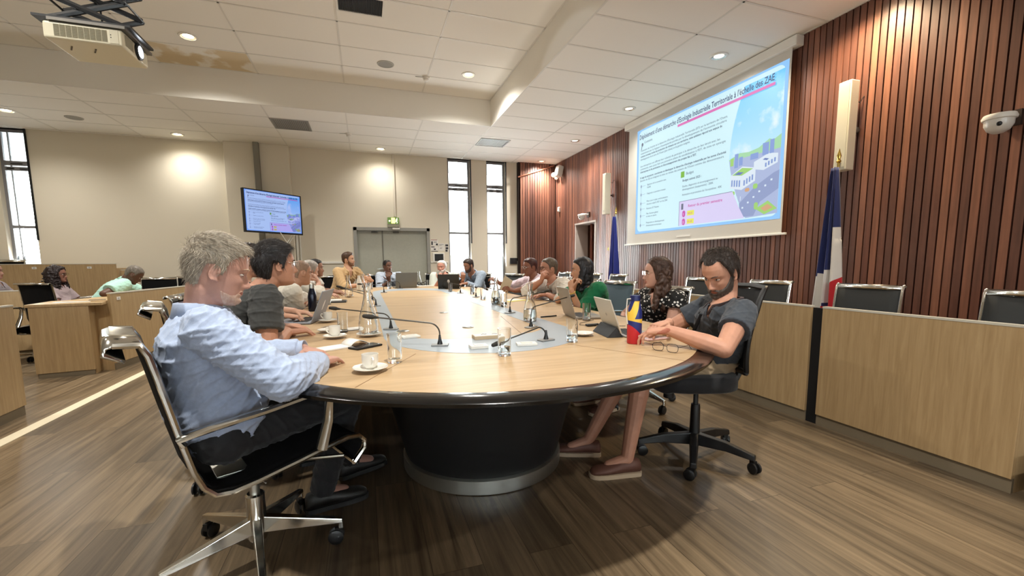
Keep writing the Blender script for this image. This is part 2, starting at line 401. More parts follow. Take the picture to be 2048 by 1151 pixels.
# water stain: a stained tile in the raised field
ST = bpy.data.materials.new('stained tile'); ST.use_nodes = True
nt = ST.node_tree; b = nt.nodes['Principled BSDF']; n = nt.nodes.new('ShaderNodeTexNoise'); n.inputs['Scale'].default_value = 2.2; n.inputs['Detail'].default_value = 5
tcn = nt.nodes.new('ShaderNodeTexCoord'); nt.links.new(tcn.outputs['Object'], n.inputs['Vector'])
r = nt.nodes.new('ShaderNodeValToRGB'); r.color_ramp.elements[0].position = .40; r.color_ramp.elements[1].position = .47
r.color_ramp.elements[0].color = srgb((234, 231, 222))+(1,); r.color_ramp.elements[1].color = srgb((212, 196, 164))+(1,)
nt.links.new(n.outputs['Fac'], r.inputs[0]); nt.links.new(r.outputs[0], b.inputs['Base Color']); b.inputs['Roughness'].default_value = .9
struct(MB().b2((-2.63, BY-.66, ZU-.003), (-1.42, BY-.025, ZU+.01)).build('trim_8', ST, smooth=None))

# ---------------------------------------------------------------- slide shown on screen and monitor
SL = [0]
def slide(parent, M, W, Hh, em, tint=(1, 1, 1), full=True):
    SL[0] += 1; sfx = str(SL[0])
    def cm(name, c, k=1.0):
        c = tuple(min(255, a*b) for a, b in zip(c, tint))
        key = 'slide '+name+sfx
        if key in MATS: return MATS[key]
        m = bpy.data.materials.new(key); m.use_nodes = True; nt = m.node_tree; b = nt.nodes['Principled BSDF']
        b.inputs['Base Color'].default_value = (.02, .02, .02, 1); b.inputs['Roughness'].default_value = .5
        b.inputs['Emission Color'].default_value = srgb(c)+(1,); b.inputs['Emission Strength'].default_value = em*k
        b.inputs['Specular IOR Level'].default_value = .1
        MATS[key] = m; return m
    lay = [0]
    def poly(name, pts, m, lift=None):
        lay[0] += 1; z = .0006*lay[0] if lift is None else lift
        mb = MB(); n = len(pts)
        mb.v = [M @ V((u*W, v*Hh, z)) for u, v in pts]; mb.f = [tuple(range(n))]
        me = mb.mesh(name, None, False)
        bm = bmesh.new(); bm.from_mesh(me); bmesh.ops.triangulate(bm, faces=bm.faces); bm.to_mesh(me); bm.free()
        return link(name, me, m, parent)
    def multi(name, polys, m, dz=0):
        lay[0] += 1; mb = MB()
        for pts in polys: mb.add([M @ V((u*W, v*Hh, .0006*lay[0]+dz)) for u, v in pts], [tuple(range(len(pts)))])
        return link(name, mb.mesh(name, None, False), m, parent)
    rect = lambda a, b, c, d: [(a, b), (c, b), (c, d), (a, d)]
    def rr(a, b, c, d, r=.03):
        out = []
        for cx, cy, s in ((c-r, b+r*1.6, -90), (c-r, d-r*1.6, 0), (a+r, d-r*1.6, 90), (a+r, b+r*1.6, 180)):
            for k in range(7):
                t = R(s+15*k); out.append((cx+r*math.cos(t), cy+r*1.6*math.sin(t)))
        return out
    poly('slide_border', rect(0, 0, 1, 1), cm('blue border', (150, 205, 255)))
    poly('slide_page', rr(.018, .022, .985, .985), cm('page', (214, 247, 255)))
    # picture on the right, bounded by a curve
    def edge(v): return .722+.19*(v-.47)**2*1.6+(.0 if v > .47 else .09*(.47-v)*1.2)
    def band(v0, v1, u1=.985, n=14): return [(edge(v0+(v1-v0)*k/n), v0+(v1-v0)*k/n) for k in range(n+1)]+[(u1, v1), (u1, v0)]
    def skym():
        key = 'slide sky'+sfx
        m = bpy.data.materials.new(key); m.use_nodes = True; nt = m.node_tree; b = nt.nodes['Principled BSDF']; N = nt.nodes.new
        tc = N('ShaderNodeTexCoord'); n = N('ShaderNodeTexNoise'); n.inputs['Scale'].default_value = 3.2; n.inputs['Detail'].default_value = 6
        nt.links.new(tc.outputs['Object'], n.inputs['Vector'])
        sp = N('ShaderNodeSeparateXYZ'); nt.links.new(tc.outputs['Generated'], sp.inputs[0])
        r1 = N('ShaderNodeValToRGB'); r1.color_ramp.elements[0].color = srgb(tuple(a*b for a, b in zip((190, 235, 255), tint)))+(1,); r1.color_ramp.elements[1].color = srgb(tuple(a*b for a, b in zip((96, 200, 250), tint)))+(1,)
        nt.links.new(sp.outputs[2], r1.inputs[0])
        r2 = N('ShaderNodeValToRGB'); r2.color_ramp.elements[0].position = .56; r2.color_ramp.elements[1].position = .68
        nt.links.new(n.outputs['Fac'], r2.inputs[0])
        mx = N('ShaderNodeMix'); mx.data_type = 'RGBA'; nt.links.new(r2.outputs[0], mx.inputs[0]); nt.links.new(r1.outputs[0], mx.inputs[6]); mx.inputs[7].default_value = srgb(tuple(a*b for a, b in zip((225, 245, 255), tint)))+(1,)
        nt.links.new(mx.outputs[2], b.inputs['Emission Color']); b.inputs['Emission Strength'].default_value = em; b.inputs['Base Color'].default_value = (.02, .02, .02, 1)
        return m
    poly('slide_sky', band(.46, .955), skym())
    poly('slide_hills', [(edge(.47), .47), (.78, .50), (.83, .49), (.88, .50), (.93, .54), (.95, .525), (.985, .55), (.985, .4), (edge(.4), .4)], cm('hills', (170, 222, 175)))
    poly('slide_town_ground', [(edge(.03)+.0, .03)]+[(edge(.03+.43*k/10), .03+.43*k/10) for k in range(11)]+[(.985, .46), (.985, .04)], cm('ground', (176, 190, 226)))
    poly('slide_road', [(.80, .04), (.79, .14), (.87, .24), (.96, .31), (.985, .32), (.985, .2), (.9, .13), (.87, .04)], cm('road', (150, 164, 205)))
    multi('slide_road_marks', [rect(.806+.028*k, .1+.032*k, .815+.028*k, .112+.032*k) for k in range(6)]+[rect(.735+.02*k, .16, .738+.02*k, .19) for k in range(4)], cm('marks', (225, 240, 255)))
    multi('slide_buildings', [[(.735, .26), (.8, .235), (.8, .33), (.735, .35)], [(.8, .235), (.87, .28), (.87, .37), (.8, .33)], [(.735, .35), (.8, .33), (.87, .37), (.8, .40)], [(.86, .36), (.91, .34), (.91, .39), (.86, .41)], [(.91, .34), (.975, .37), (.975, .43), (.91, .39)], [(.86, .41), (.91, .39), (.975, .43), (.93, .445)]], cm('build', (226, 238, 250)))
    multi('slide_towers', [rect(.755, .40, .775, .50), rect(.9, .44, .93, .52), rect(.935, .44, .955, .53), rect(.78, .41, .80, .47), rect(.84, .43, .88, .47)], cm('towers', (140, 165, 222)))
    multi('slide_windows', [rect(.742+.014*k, .272-.004*k, .75+.014*k, .318-.004*k) for k in range(4)]+[rect(.81+.014*k, .262+.009*k, .818+.014*k, .30+.009*k) for k in range(4)]+[rect(.916+.014*k, .358+.007*k, .924+.014*k, .385+.007*k) for k in range(4)], cm('win', (135, 160, 215)))
    multi('slide_hedge', [rect(.732, .42, .75, .475)], cm('green', (165, 215, 120)))
    multi('slide_greens', [[(.745, .352), (.8, .336), (.858, .368), (.8, .39)], rr(.735, .205, .765, .235, .008), rr(.862, .225, .885, .26, .008)], cm('green', (165, 215, 120)))
    multi('slide_garden', [[(.88, .085), (.925, .04), (.985, .07), (.94, .13)], rr(.872, .08, .892, .13, .009)], cm('green', (165, 215, 120)))
    multi('slide_beds', [[(.905, .085), (.927, .06), (.965, .08), (.94, .108)], rr(.82, .215, .845, .24, .008)], cm('beds', (215, 170, 130)))
    multi('slide_panels', [[(.76, .352), (.79, .343), (.81, .356), (.78, .366)], [(.905, .41), (.925, .40), (.935, .408), (.915, .418)]], cm('solar', (110, 130, 190)))
    # pink box
    poly('slide_box', [(.40, .03), (.40, .235), (.752, .235), (.79, .12), (.825, .03)], cm('box', (222, 213, 250)))
    multi('slide_box_edge', [rect(.398, .03, .401, .237), rect(.398, .234, .752, .238)], cm('edge', (130, 130, 160)))
    multi('slide_underline', [rect(.365, .873, .945, .893)], cm('magenta line', (226, 120, 190)))
    multi('slide_yellow', [rect(.462, .108, .512, .148), rect(.462, .04, .512, .08)], cm('yellow', (236, 238, 90)))
    multi('slide_numbers', [rr(.425, .10, .448, .155, .0115), rr(.425, .033, .448, .088, .0115)], cm('magenta dot', (206, 90, 180)))
    multi('slide_timeline', [rect(.056, .06, .0585, .47)]+[rr(.0515, v-.014, .063, v+.014, .0057) for v in (.455, .375, .29, .235, .17, .08)]+[rect(.063, v, .10, v+.0025) for v in (.455, .375, .29, .235, .17, .08)], cm('line', (150, 165, 190)))
    multi('slide_icons', [rr(.05, .835, .068, .868, .009), [(.047, .80), (.052, .80), (.058, .835), (.052, .84)], rect(.408+.008, .165, .432, .215)], cm('icons', (110, 115, 135)))
    multi('slide_green_icon', [rect(.405, .435, .432, .485)], cm('gicon', (130, 190, 70)))
    dk = cm('ink', (62, 70, 98)); mk = cm('magenta ink', (206, 70, 160)); bl = cm('title ink', (56, 62, 110))
    z = .0006*(lay[0]+2)
    def tx(s, u, v, h, m, nm='slide_text', w=None, bold=0):
        M4 = M @ Matrix.Translation((u*W, v*Hh, z)); return text(s, h*Hh, m, parent, M4, nm, extrude=.0002, width=w*W if w else None, bold=bold)
    tx("Déploiement d'une démarche d'Ecologie Industrielle Territoriale à l'échelle des ZAE", .03, .905, .062, bl, 'slide_title', .91, .0012)
    tx('Contexte', .078, .855, .032, dk)
    body = [("Conscient de l'intérêt de la démarche d'Ecologie Industrielle Territoriale (EIT) sur le territoire de l'Ouest,", .788), ("notamment par la logique d'exemplarité portée par le développement de l'économie circulaire", .760), ("comme nouveau mode de production de richesse sur son territoire, cette ambition répond aux enjeux du", .732),
            ("développement de la zone de l'Ouest (plan climat) et de gestion intégrée.", .704), ("Les entreprises ont affirmé leur volonté de participer à la démarche en lien étroit avec les", .640), ("communes, avec pour but une première phase de sensibilisation à l'EIT, de mise en synergie", .612), ("d'entreprises et de partenaires et d'accompagnement des projets liés à l'EIT.", .584),
            ("Il s'agit de structurer, coordonner et développer la démarche d'écologie industrielle par les zones d'activité", .530), ("(bassins de ZI) en intégrant la mise en réseau des acteurs de l'Ouest comme des démonstrateurs.", .502)]
    for i, (s, v) in enumerate(body): tx(s, .045, v, .024, dk, w=(.66, .655, .63, .42, .62, .655, .47, .66, .65)[i], bold=.0008 if i in (2, 6, 7) else 0)
    for s, v in (('Signature de la convention avec', .452), ("l'ADIR", .425), ("Diagnostic et premiers travaux", .368), ("Mise à jour et plan communautaire", .296), ("d'actions relatif à l'EIT sur les ZAE", .268), ("Réunions EIT Réseau", .226), ("Plan d'actions global", .178), ("et mise en œuvre", .152), ("Préparation et développement", .092), ("d'événements territoriaux", .064)):
        tx(s, .115, v, .022, dk)
    tx('Budget', .445, .45, .032, dk); tx('Budget estimé 2025 :', .42, .40, .026, dk, bold=.0006)
    tx('Etudes, diagnostics et accompagnement au', .42, .352, .023, dk); tx('développement (équipements) : 200K', .42, .325, .023, dk); tx('Animation et promotion de l’écosystème : 45K', .42, .282, .023, dk)
    tx('Retour du premier semestre', .468, .178, .032, mk, bold=.0006)
    tx('1', .431, .115, .028, cm('white', (250, 250, 255))); tx('2', .431, .048, .028, cm('white', (250, 250, 255)))
    tx('98 k€', .467, .118, .024, mk); tx('45 k€', .467, .050, .024, mk)
# ---------------------------------------------------------------- projection screen
XS = 4.53
scr = empty('projection_screen', (XS, 5.3, 1.45), 0, 'wide white roll-down projection screen showing a blue slide on the slatted wall', 'screen')
def W_(root, o): o.matrix_parent_inverse = Matrix.Translation(root.location).inverted(); return o
fab = mat('screen cloth', (205, 203, 196), .9)
W_(scr, MB().b2((XS, 3.78, 1.46), (XS+.004, 6.88, 3.5)).build('screen_cloth', fab, scr, smooth=None))
W_(scr, MB().b2((XS-.045, 3.70, 3.455), (XR-.026, 6.97, ZC-.012)).build('screen_case', M_white, scr, smooth=None, bevel=.008))
W_(scr, MB().b2((XS-.012, 3.72, 1.44), (XS+.014, 6.95, 1.465)).build('weight_bar', M_white, scr, smooth=None, bevel=.004))
for y in (3.9, 6.8): W_(scr, MB().b2((XS+.03, y-.02, 3.4), (XR-.023, y+.02, 3.5)).build('wall_bracket', M_white, scr, smooth=None))
W_(scr, MB().b2((XS-.006, 5.25, 1.515), (XS, 5.55, 1.535)).build('maker_plate', mat('plate', (226, 224, 216), .5), scr, smooth=None))
y0, y1, z0, z1 = 6.63, 3.803, 1.627, 3.361
Ms = Matrix(((0, 0, -1, XS-.0006), (-1, 0, 0, y0), (0, 1, 0, z0), (0, 0, 0, 1)))
n0 = len(bpy.data.objects)
before = set(bpy.data.objects)
slide(scr, Ms, y0-y1, z1-z0, .40)
for o in set(bpy.data.objects)-before: W_(scr, o)
# ---------------------------------------------------------------- wall monitor
A_ = V((-1.99, 8.9, 0)); B_ = V((-1.17, 9.75, 0))
tv_x = (B_-A_).normalized(); tvw = (B_-A_).length; tvz0, tvz1 = 1.73, 2.50
tvn = tv_x.cross(V((0, 0, 1)))
tv = empty('wall_monitor', (A_.x, A_.y, tvz0), 0, 'black framed wall monitor showing a lilac slide beside the grey double door', 'monitor')
def tvm(u, v, w=0): return A_+tv_x*u+V((0, 0, tvz0+v))+tvn*w
def tvb(a, b): 
    mb = MB(); mb.b2(a, b); Mt = Matrix(((tv_x.x, tvn.x, 0, A_.x), (tv_x.y, tvn.y, 0, A_.y), (0, 0, 1, tvz0), (0, 0, 0, 1))); return mb.xf(Mt)
hh = tvz1-tvz0
W_(tv, tvb((0, -.055, 0), (tvw, -.004, hh)).build('casing', M_black, tv, smooth=None, bevel=.006))
bz = MB()
Mt = Matrix(((tv_x.x, tvn.x, 0, A_.x), (tv_x.y, tvn.y, 0, A_.y), (0, 0, 1, tvz0), (0, 0, 0, 1)))
bz.b2((0, -.004, 0), (.022, .006, hh)).b2((tvw-.022, -.004, 0), (tvw, .006, hh)).b2((.022, -.004, 0), (tvw-.022, .006, .03)).b2((.022, -.004, hh-.018), (tvw-.022, .006, hh)).xf(Mt)
W_(tv, bz.build('bezel', M_black, tv, smooth=None))
Ms = Matrix(((tv_x.x, 0, tvn.x, 0), (tv_x.y, 0, tvn.y, 0), (0, 1, 0, 0), (0, 0, 0, 1))); p = tvm(.022, .03, -.002); Ms.translation = p
before = set(bpy.data.objects)
slide(tv, Ms, tvw-.044, hh-.048, .38, tint=(.80, .80, .98))
for o in set(bpy.data.objects)-before: W_(tv, o)
c = tvm(tvw/2, hh/2, -.055)
W_(tv, MB().tube([c, c+V((-.12, .3, 0)), V((-1.97, YF-.27, c.z))], .03, 10).box(V((-1.97, YF-.285, c.z)), (.12, .03, .3)).build('wall_arm', M_black, tv))
W_(tv, MB().tube([c+V((-.05, .02, -.35)), c+V((-.0, .1, -.6)), (-1.5, YF-.3, 1.55), (-1.36, YF-.06, 1.8)], .008, 6).tube([c+V((.1, .02, -.35)), c+V((.2, .1, -.55)), (-1.36, YF-.05, 1.9)], .007, 6).build('cable', M_white, tv))
# ---------------------------------------------------------------- ceiling fittings
def ceiling_light(loc, lit, label, power, warm=(1, .955, .88), r=.085, spot=None):
    t = empty('ceiling_light', loc, 0, label, 'ceiling light')
    MB().lathe([(r*.96, -.002), (r*.98, -.014), (r*1.2, -.011), (r*1.26, -.001)], n=32, cap=False).build('trim_ring', M_white, t)
    MB().lathe([(r*.99, -.012), (r*.72, -.003), (r*.66, -.0015)], n=32, cap=False).build('reflector', M_chrome if not lit else mat('white reflector', (235, 230, 215), .4), t)
    em = mat('lamp glow warm' if lit else 'lamp glow low', (255, 240, 205) if lit else (250, 235, 215), .5, emis=14 if lit else 1.0)
    MB().lathe([(.001, -.007), (r*.5, -.006), (r*.68, -.002)], n=24).build('bulb', em, t)
    if power:
        ld = bpy.data.lights.new('downlight', 'SPOT'); ld.energy = power; ld.spot_size = R(150 if not spot else spot); ld.spot_blend = 1; ld.shadow_soft_size = .07; ld.color = warm
        lo = bpy.data.objects.new('downlight', ld); C.objects.link(lo); lo.location = (loc[0], loc[1], loc[2]-.03)
    return t
KL = 1.45
for p, z, lit, lab, pw in (
    ((376, 72), ZU, 1, 'bright warm recessed downlight beside the projector, next to the stained tile', 150),
    ((937, 149), ZU, 1, 'bright recessed downlight in the inner corner of the raised ceiling', 150),
    ((355, 268), ZC, 1, 'small glowing downlight near the far wall, left of the wall monitor', 24),
    ((761, 297), ZC, 1, 'small downlight near the far wall above the grey double door', 22),
    ((1150, 281), ZC, 0, 'round downlight between the grey ceiling vent and the projection screen', 80),
    ((1083, 322), ZC, 0, 'downlight in the far corner just before the slatted wall', 110),
    ((1258, 217), ZC, 0, 'round downlight above the left end of the projection screen', 40),
    ((1438, 112), ZC, 0, 'large round downlight in front of the middle of the projection screen', 40)):
    q = atz(p[0], p[1], z)
    ceiling_light((q.x, q.y, z), lit, lab, pw*KL)
# warm scallops on the slatted wall come from lamps close to it
for q, pw, lab in (((4.25, 3.0, ZC), 90, None), ((-2.6, 2.2, ZU), 130, None), ((.4, .6, ZU), 150, None), ((3.4, -.6, ZC), 80, None), ((-5.0, 5.4, ZU), 110, None), ((-5.2, 9.2, ZC), 40, None)):
    t = ceiling_light(q, 1, {4.25: 'downlight close to the slatted wall, above the white column speaker', -2.6: 'downlight behind the projector', .4: 'downlight over the near end of the table', 3.4: 'downlight over the aisle', -5.0: 'downlight over the left benches', -5.2: 'downlight over the back bench'}[q[0]], pw*KL, warm=(1, .80, .52) if q[0] == 4.25 else (1, .955, .88))
def grille(q0, q1, z, label, dark):
    x0, x1 = sorted((q0.x, q1.x)); y0, y1 = sorted((q0.y, q1.y))
    t = empty('ceiling_vent', ((x0+x1)/2, (y0+y1)/2, z), 0, label, 'vent')
    w, d = x1-x0, y1-y0; fr = MB(); b = .025
    fr.b2((-w/2, -d/2, -.012), (w/2, -d/2+b, 0)).b2((-w/2, d/2-b, -.012), (w/2, d/2, 0)).b2((-w/2, -d/2+b, -.012), (-w/2+b, d/2-b, 0)).b2((w/2-b, -d/2+b, -.012), (w/2, d/2-b, 0))
    fr.build('frame', M_white if dark else mat('vent frame grey', (150, 148, 142), .6), t, smooth=None)
    MB().b2((-w/2+b, -d/2+b, -.002), (w/2-b, d/2-b, 0)).build('backing', M_dark if dark else mat('vent grey', (120, 118, 112), .5), t, smooth=None)
    sl = MB(); n = 26 if dark else 18
    for i in range(n):
        x = -w/2+b+(w-2*b)*(i+.5)/n; sl.box((x, 0, -.006), (.004, d-2*b, .009), Matrix.Rotation(R(25), 3, 'Y'))
    sl.build('slats', mat('vent slat', (46, 44, 38), .5) if dark else MATS['vent frame grey'], t, smooth=None)
    return t
grille(atz(668, -20, ZU), atz(768, 35, ZU), ZU, 'dark slotted air vent in the raised ceiling', True)
q = atz(583, 249, ZC); grille(V((q.x-.3, q.y-.29, 0)), V((q.x+.3, q.y+.29, 0)), ZC, 'square grey ceiling vent near the far wall, above the wall monitor', False)
q = atz(985, 285, ZC); grille(V((q.x-.3, q.y-.27, 0)), V((q.x+.3, q.y+.27, 0)), ZC, 'square grey ceiling vent above the two narrow windows', False)
for p, z, lab in (((771, 128), ZU, 'round flush ceiling speaker in the raised ceiling'), ((148, 235), ZC, 'round flush ceiling speaker at the left, above the benches')):
    q = atz(*p, z); t = empty('ceiling_speaker', (q.x, q.y, z), 0, lab, 'ceiling speaker')
    MB().lathe([(.001, -.006), (.1, -.006), (.1, 0)], n=32).build('grille', mat('speaker mesh', (150, 148, 140), .6, bump=.6, bscale=500), t)
    MB().lathe([(.1, -.002), (.1, -.009), (.115, -.009), (.12, 0)], n=32).build('rim', mat('rim grey', (170, 168, 160), .5), t)
for p, z, lab in (((852, 157), ZU, 'white smoke detector in the raised ceiling beside the downlight'), ((697, 270), ZC, 'white smoke detector on the lower ceiling beside the square vent')):
    q = atz(p[0], p[1]-3, z); t = empty('smoke_detector', (q.x, q.y, z), 0, lab, 'smoke detector')
    MB().lathe([(.055, 0), (.055, -.02), (.045, -.026)], n=28).build('base', M_white, t)
    MB().lathe([(.032, -.02), (.04, -.028), (.04, -.05), (.026, -.062), (.001, -.064)], n=28).build('chamber', M_white, t)
    MB().tube([(0, 0, -.003), (-.12, .02, -.003), (-.16, .02, -.003)], .005, 6).build('cable', M_doorframe, t)
# ================================================================ WALL THINGS
def wthing(name, loc, label, cat, group=None): return empty(name, loc, 0, label, cat, group)
# column speakers
def column_speaker(px_top, px_bot, label, far=False):
    a = atX(*px_top, XR-.16); b = atX(*px_bot, XR-.16); y = (a.y+b.y)/2; z0, z1 = b.z, a.z
    t = wthing('column_speaker', (XR-.16, y, z0), label, 'speaker')
    h = z1-z0
    MB().b2((-.055, -.06, 0), (.055, .06, h)).build('cabinet', mat('speaker cream', (232, 228, 208), .5), t, smooth=None, bevel=.006)
    MB().b2((-.060, -.048, .03), (-.0555, .048, h-.03)).build('grille', mat('speaker mesh pale', (206, 202, 184), .7, bump=.5, bscale=700), t, smooth=None)
    MB().b2((-.064, -.02, .055), (-.0605, .02, .068)).build('badge', M_satin, t, smooth=None)
    MB().cyl((.055, 0, h*.47), .0, .0, 3) if 0 else None
    br = MB(); br.tube([(.05, 0, h*.47), (.136, 0, h*.47)], .014, 10).lathe([(.001, 0), (.035, 0), (.035, .02), (.001, .022)], M=Matrix.Rotation(R(-90), 3, 'Y'), c=(.14, 0, h*.47))
    br.build('wall_bracket', M_satin if not far else mat('dark bracket', (70, 45, 40), .5), t)
    MB().tube([(.05, -.03, h*.8), (.09, -.05, h*.76), (.12, -.05, h*.82), (.138, -.05, h*.84)], .004, 6).build('cable', M_black, t)
column_speaker((1693, 166), (1692, 340), 'tall cream column speaker on the slatted wall, above the tricolour flag')
column_speaker((1213, 347), (1213, 428), 'small cream column speaker on the slatted wall between the doorway and the projection screen', True)
# dome cameras
def dome(p, label, s=1.0, az=0):
    q = atX(*p, XR-.2); t = wthing('dome_camera', (q.x, q.y, q.z), label, 'camera'); t.rotation_euler = (0, 0, az)
    MB().tube([(.178/1, 0, .05), (.02, 0, .055), (-.02, 0, .05)], [.035*s, .045*s, .03*s], 14, flat=.45).build('arm', M_white, t)
    MB().lathe([(.001, .062*s), (.085*s, .055*s), (.094*s, .035*s), (.09*s, .02*s), (.078*s, .016*s)], n=32).build('cap', M_white, t)
    MB().lathe([(.08*s, .018*s), (.078*s, -.02*s), (.06*s, -.055*s), (.03*s, -.075*s), (.001, -.08*s)], n=32).build('dome', mat('camera dome', (214, 212, 206), .3), t)
    MB().ball((-.062*s, -.03*s, -.02*s), .017*s).build('lens', M_black, t)
    MB().b2((.15, -.05, -.01), (.178, .05, .1)).build('wall_plate', mat('dark plate', (50, 36, 30), .5), t, smooth=None)
dome((1998, 245), 'white dome camera on an arm at the right edge of the slatted wall')
dome((1163, 433), 'small white dome camera above the doorway in the slatted wall', .9)
q = atX(1119, 419, XR-.03); t = wthing('motion_sensor', (XR-.022, q.y, q.z), 'small cream sensor box on the slatted wall left of the doorway', 'sensor')
MB().b2((-.05, -.04, -.06), (0, .04, .06)).build('housing', M_white, t, smooth=None, bevel=.012)
MB().b2((-.056, -.025, -.04), (-.049, .025, 0)).build('lens', mat('sensor lens', (230, 225, 205), .3), t, smooth=None, bevel=.003)
q = atX(1118, 343, XR-.1); t = wthing('emergency_light', (XR-.022, q.y, q.z), 'white emergency floodlight high on the slatted wall in the far corner', 'lamp')
MB().box((-.09, -.02, 0), (.14, .2, .26), Matrix.Rotation(R(14), 3, 'Y')).build('head', M_white, t, smooth=None, bevel=.02)
MB().ball((-.12, .22, -.04), .06).ball((-.07, .17, -.12), .04).build('bulb', mat('lamp globe', (248, 240, 220), .4, emis=.25), t)
MB().b2((-.03, -.05, -.05), (0, .22, .05)).build('bracket', M_white, t, smooth=None)
# cable rail across the far corner
a = atY(1036, 354, YF-.14); b = atY(1109, 331, YF-.14)
o = MB().tube([a, b], .016, 8).build('cable_rail', mat('rail brown', (150, 96, 74), .5)); tag(o, 'thin slanting brown rail high across the slatted far corner', 'rail')
# far wall things
t = wthing('black_wall_box', (3.52, YF, 1.19), 'small square black box on the far wall between the right window and the slats', 'box')
MB().b2((-.09, -.05, -.075), (.09, 0, .075)).build('housing', M_black, t, smooth=None, bevel=.008)
MB().b2((-.07, -.054, -.055), (.07, -.0495, .055)).build('face', mat('face dark', (26, 25, 26), .3), t, smooth=None)
MB().tube([(.1, -.02, 0), (.1, -.01, -.6), (.1, -.01, -1.1)], .006, 6).build('cable', M_white, t)
t = wthing('exit_sign', (.645, YF, 2.02), 'lit green and yellow running man exit sign above the grey double door', 'sign')
gs = mat('exit green', (96, 122, 62), .5, emis=.25); ys = mat('exit lit yellow', (236, 236, 120), .5, emis=1.1); ws = mat('exit white', (240, 240, 214), .5, emis=.8)
MB().b2((-.125, -.05, .02), (.125, 0, .165)).build('casing', gs, t, smooth=None, bevel=.004)
MB().b2((-.13, -.045, -.05), (.13, -.002, .018)).build('battery_box', mat('exit box grey', (150, 148, 128), .5), t, smooth=None, bevel=.004)
MB().b2((-.045, -.054, .03), (.035, -.0505, .155)).build('door_symbol', ys, t, smooth=None)
rm = MB(); yy = -.057
rm.ball((.078, yy, .135), (.012, .003, .012)).cap((.07, yy, .12), (.062, yy, .085), .009, .008).cap((.062, yy, .085), (.085, yy, .06), .007, .006).cap((.085, yy, .06), (.075, yy, .036), .006, .005).cap((.06, yy, .085), (.04, yy, .06), .007, .005).cap((.07, yy, .115), (.095, yy, .1), .005, .004).cap((.07, yy, .115), (.045, yy, .105), .005, .004)
for v in rm.v: v.y = yy+(v.y-yy)*.3
rm.build('running_man', ws, t)
MB().prism([(-.105, .085), (-.08, .11), (-.08, .094), (-.06, .094), (-.06, .076), (-.08, .076), (-.08, .06)], 0, .003).xf(Matrix(((1, 0, 0, 0), (0, 0, 1, -.0545), (0, 1, 0, 0), (0, 0, 0, 1)))).build('arrow', ws, t, smooth=None)
ink = mat('print ink', (60, 60, 64), .8); paper = mat('paper', (232, 230, 224), .8)
def notice(x0, x1, z0, z1, blocks, label, red=None):
    t = wthing('notice', ((x0+x1)/2, YF, (z0+z1)/2), label, 'notice'); w, h = x1-x0, z1-z0
    MB().b2((-w/2, -.004, -h/2), (w/2, 0, h/2)).build('sheet', paper, t, smooth=None)
    k = MB()
    for a, b, c, d in blocks: k.b2((-w/2+a*w, -.006, -h/2+b*h), (-w/2+c*w, -.0045, -h/2+d*h))
    k.build('print', ink, t, smooth=None)
    if red: MB().b2((-w/2+.05*w, -.006, h/2-.1*h), (w/2-.1*w, -.0045, h/2-.02*h)).build('heading', mat('heading red', (150, 80, 76), .8), t, smooth=None)
notice(1.475, 1.65, 1.56, 1.70, [(.08, .1, .28, .7), (.7, .05, .95, .35), (.4, .5, .8, .54), (.4, .62, .85, .66)], 'upper left notice sheet with a red heading, on the wall right of the grey door', True)
notice(1.475, 1.65, 1.42, 1.55, [(.05, .75, .5, .9), (.4, .3, .65, .55), (.05, 0.02, .95, .12)], 'lower left notice sheet with dark lines, directly above the wall display')
notice(1.66, 1.80, 1.44, 1.61, [(.1, .85, .85, .9), (.1, .7, .5, .73), (.2, .4, .6, .43), (.2, .3, .5, .33)], 'pale notice sheet in the middle of the group right of the grey door')
notice(1.81, 1.895, 1.41, 1.60, [(.1, .7, .9, .95), (.15, .35, .9, .6), (.1, .05, .7, .3)], 'narrow notice with dark pictures, next to the window frame')
t = wthing('wall_display', (1.66, YF, 1.28), 'white framed wall tablet with a black screen, above the white haired man', 'display')
MB().b2((-.15, -.03, -.115), (.13, 0, .11)).build('casing', M_white, t, smooth=None, bevel=.01)
MB().b2((-.105, -.033, -.08), (.10, -.0305, .085)).build('screen', M_black, t, smooth=None)
# ---------------------------------------------------------------- projector on its scissor lift
a = atY(90, 42, 3.5); b = atY(247, 88, 3.5)
x0, x1, zt, zb = -1.765, -1.375, 2.61, 2.51
t = wthing('projector', ((x0+x1)/2, 3.5, zb), 'white projector hanging from a black scissor lift, lens lit', 'projector')
w = x1-x0; pw = mat('projector shell', (228, 222, 196), .4)
MB().b2((-w/2, 0, 0), (w/2, .34, .10)).build('body', pw, t, smooth=None, bevel=.014, seg=3)
vg = MB()
for i in range(9):
    for j in range(14):
        xx = -w/2+.055+i*.029; vg.b2((xx, -.003, .018+j*.0048), (xx+.025, .0, .0205+j*.0048))
vg.build('air_vent', mat('vent shade', (150, 144, 120), .7), t, smooth=None)
for xx in (-.12, .0): MB().box((xx, .12, -.001), (.008, .07, .002), az=.5).build('foot_slot', mat('slot brown', (90, 80, 62), .6), t, smooth=None)
MB().b2((w/2-.065, -.002, .012), (w/2-.02, .0, .09)).build('connector_panel', mat('panel cream', (212, 206, 182), .5), t, smooth=None)
for z in (.045, .06): MB().ball((w/2-.058, -.002, z), .003).build('socket', M_black, t)
ML = Matrix.Rotation(R(90), 3, 'Y')
MB().lathe([(.05, -.004), (.05, .01), (.038, .016), (.036, .0)], M=ML, c=(w/2, .2, .055)).build('lens_ring', M_black, t)
MB().lathe([(.001, .012), (.028, .01), (.034, .0)], M=ML, c=(w/2, .2, .055)).build('lens', mat('lit lens', (235, 244, 255), .1, emis=30), t)
MB().b2((w/2-.001, .03, .02), (w/2+.002, .13, .085)).build('exhaust_grille', mat('vent shade', (150, 144, 120), .7), t, smooth=None)
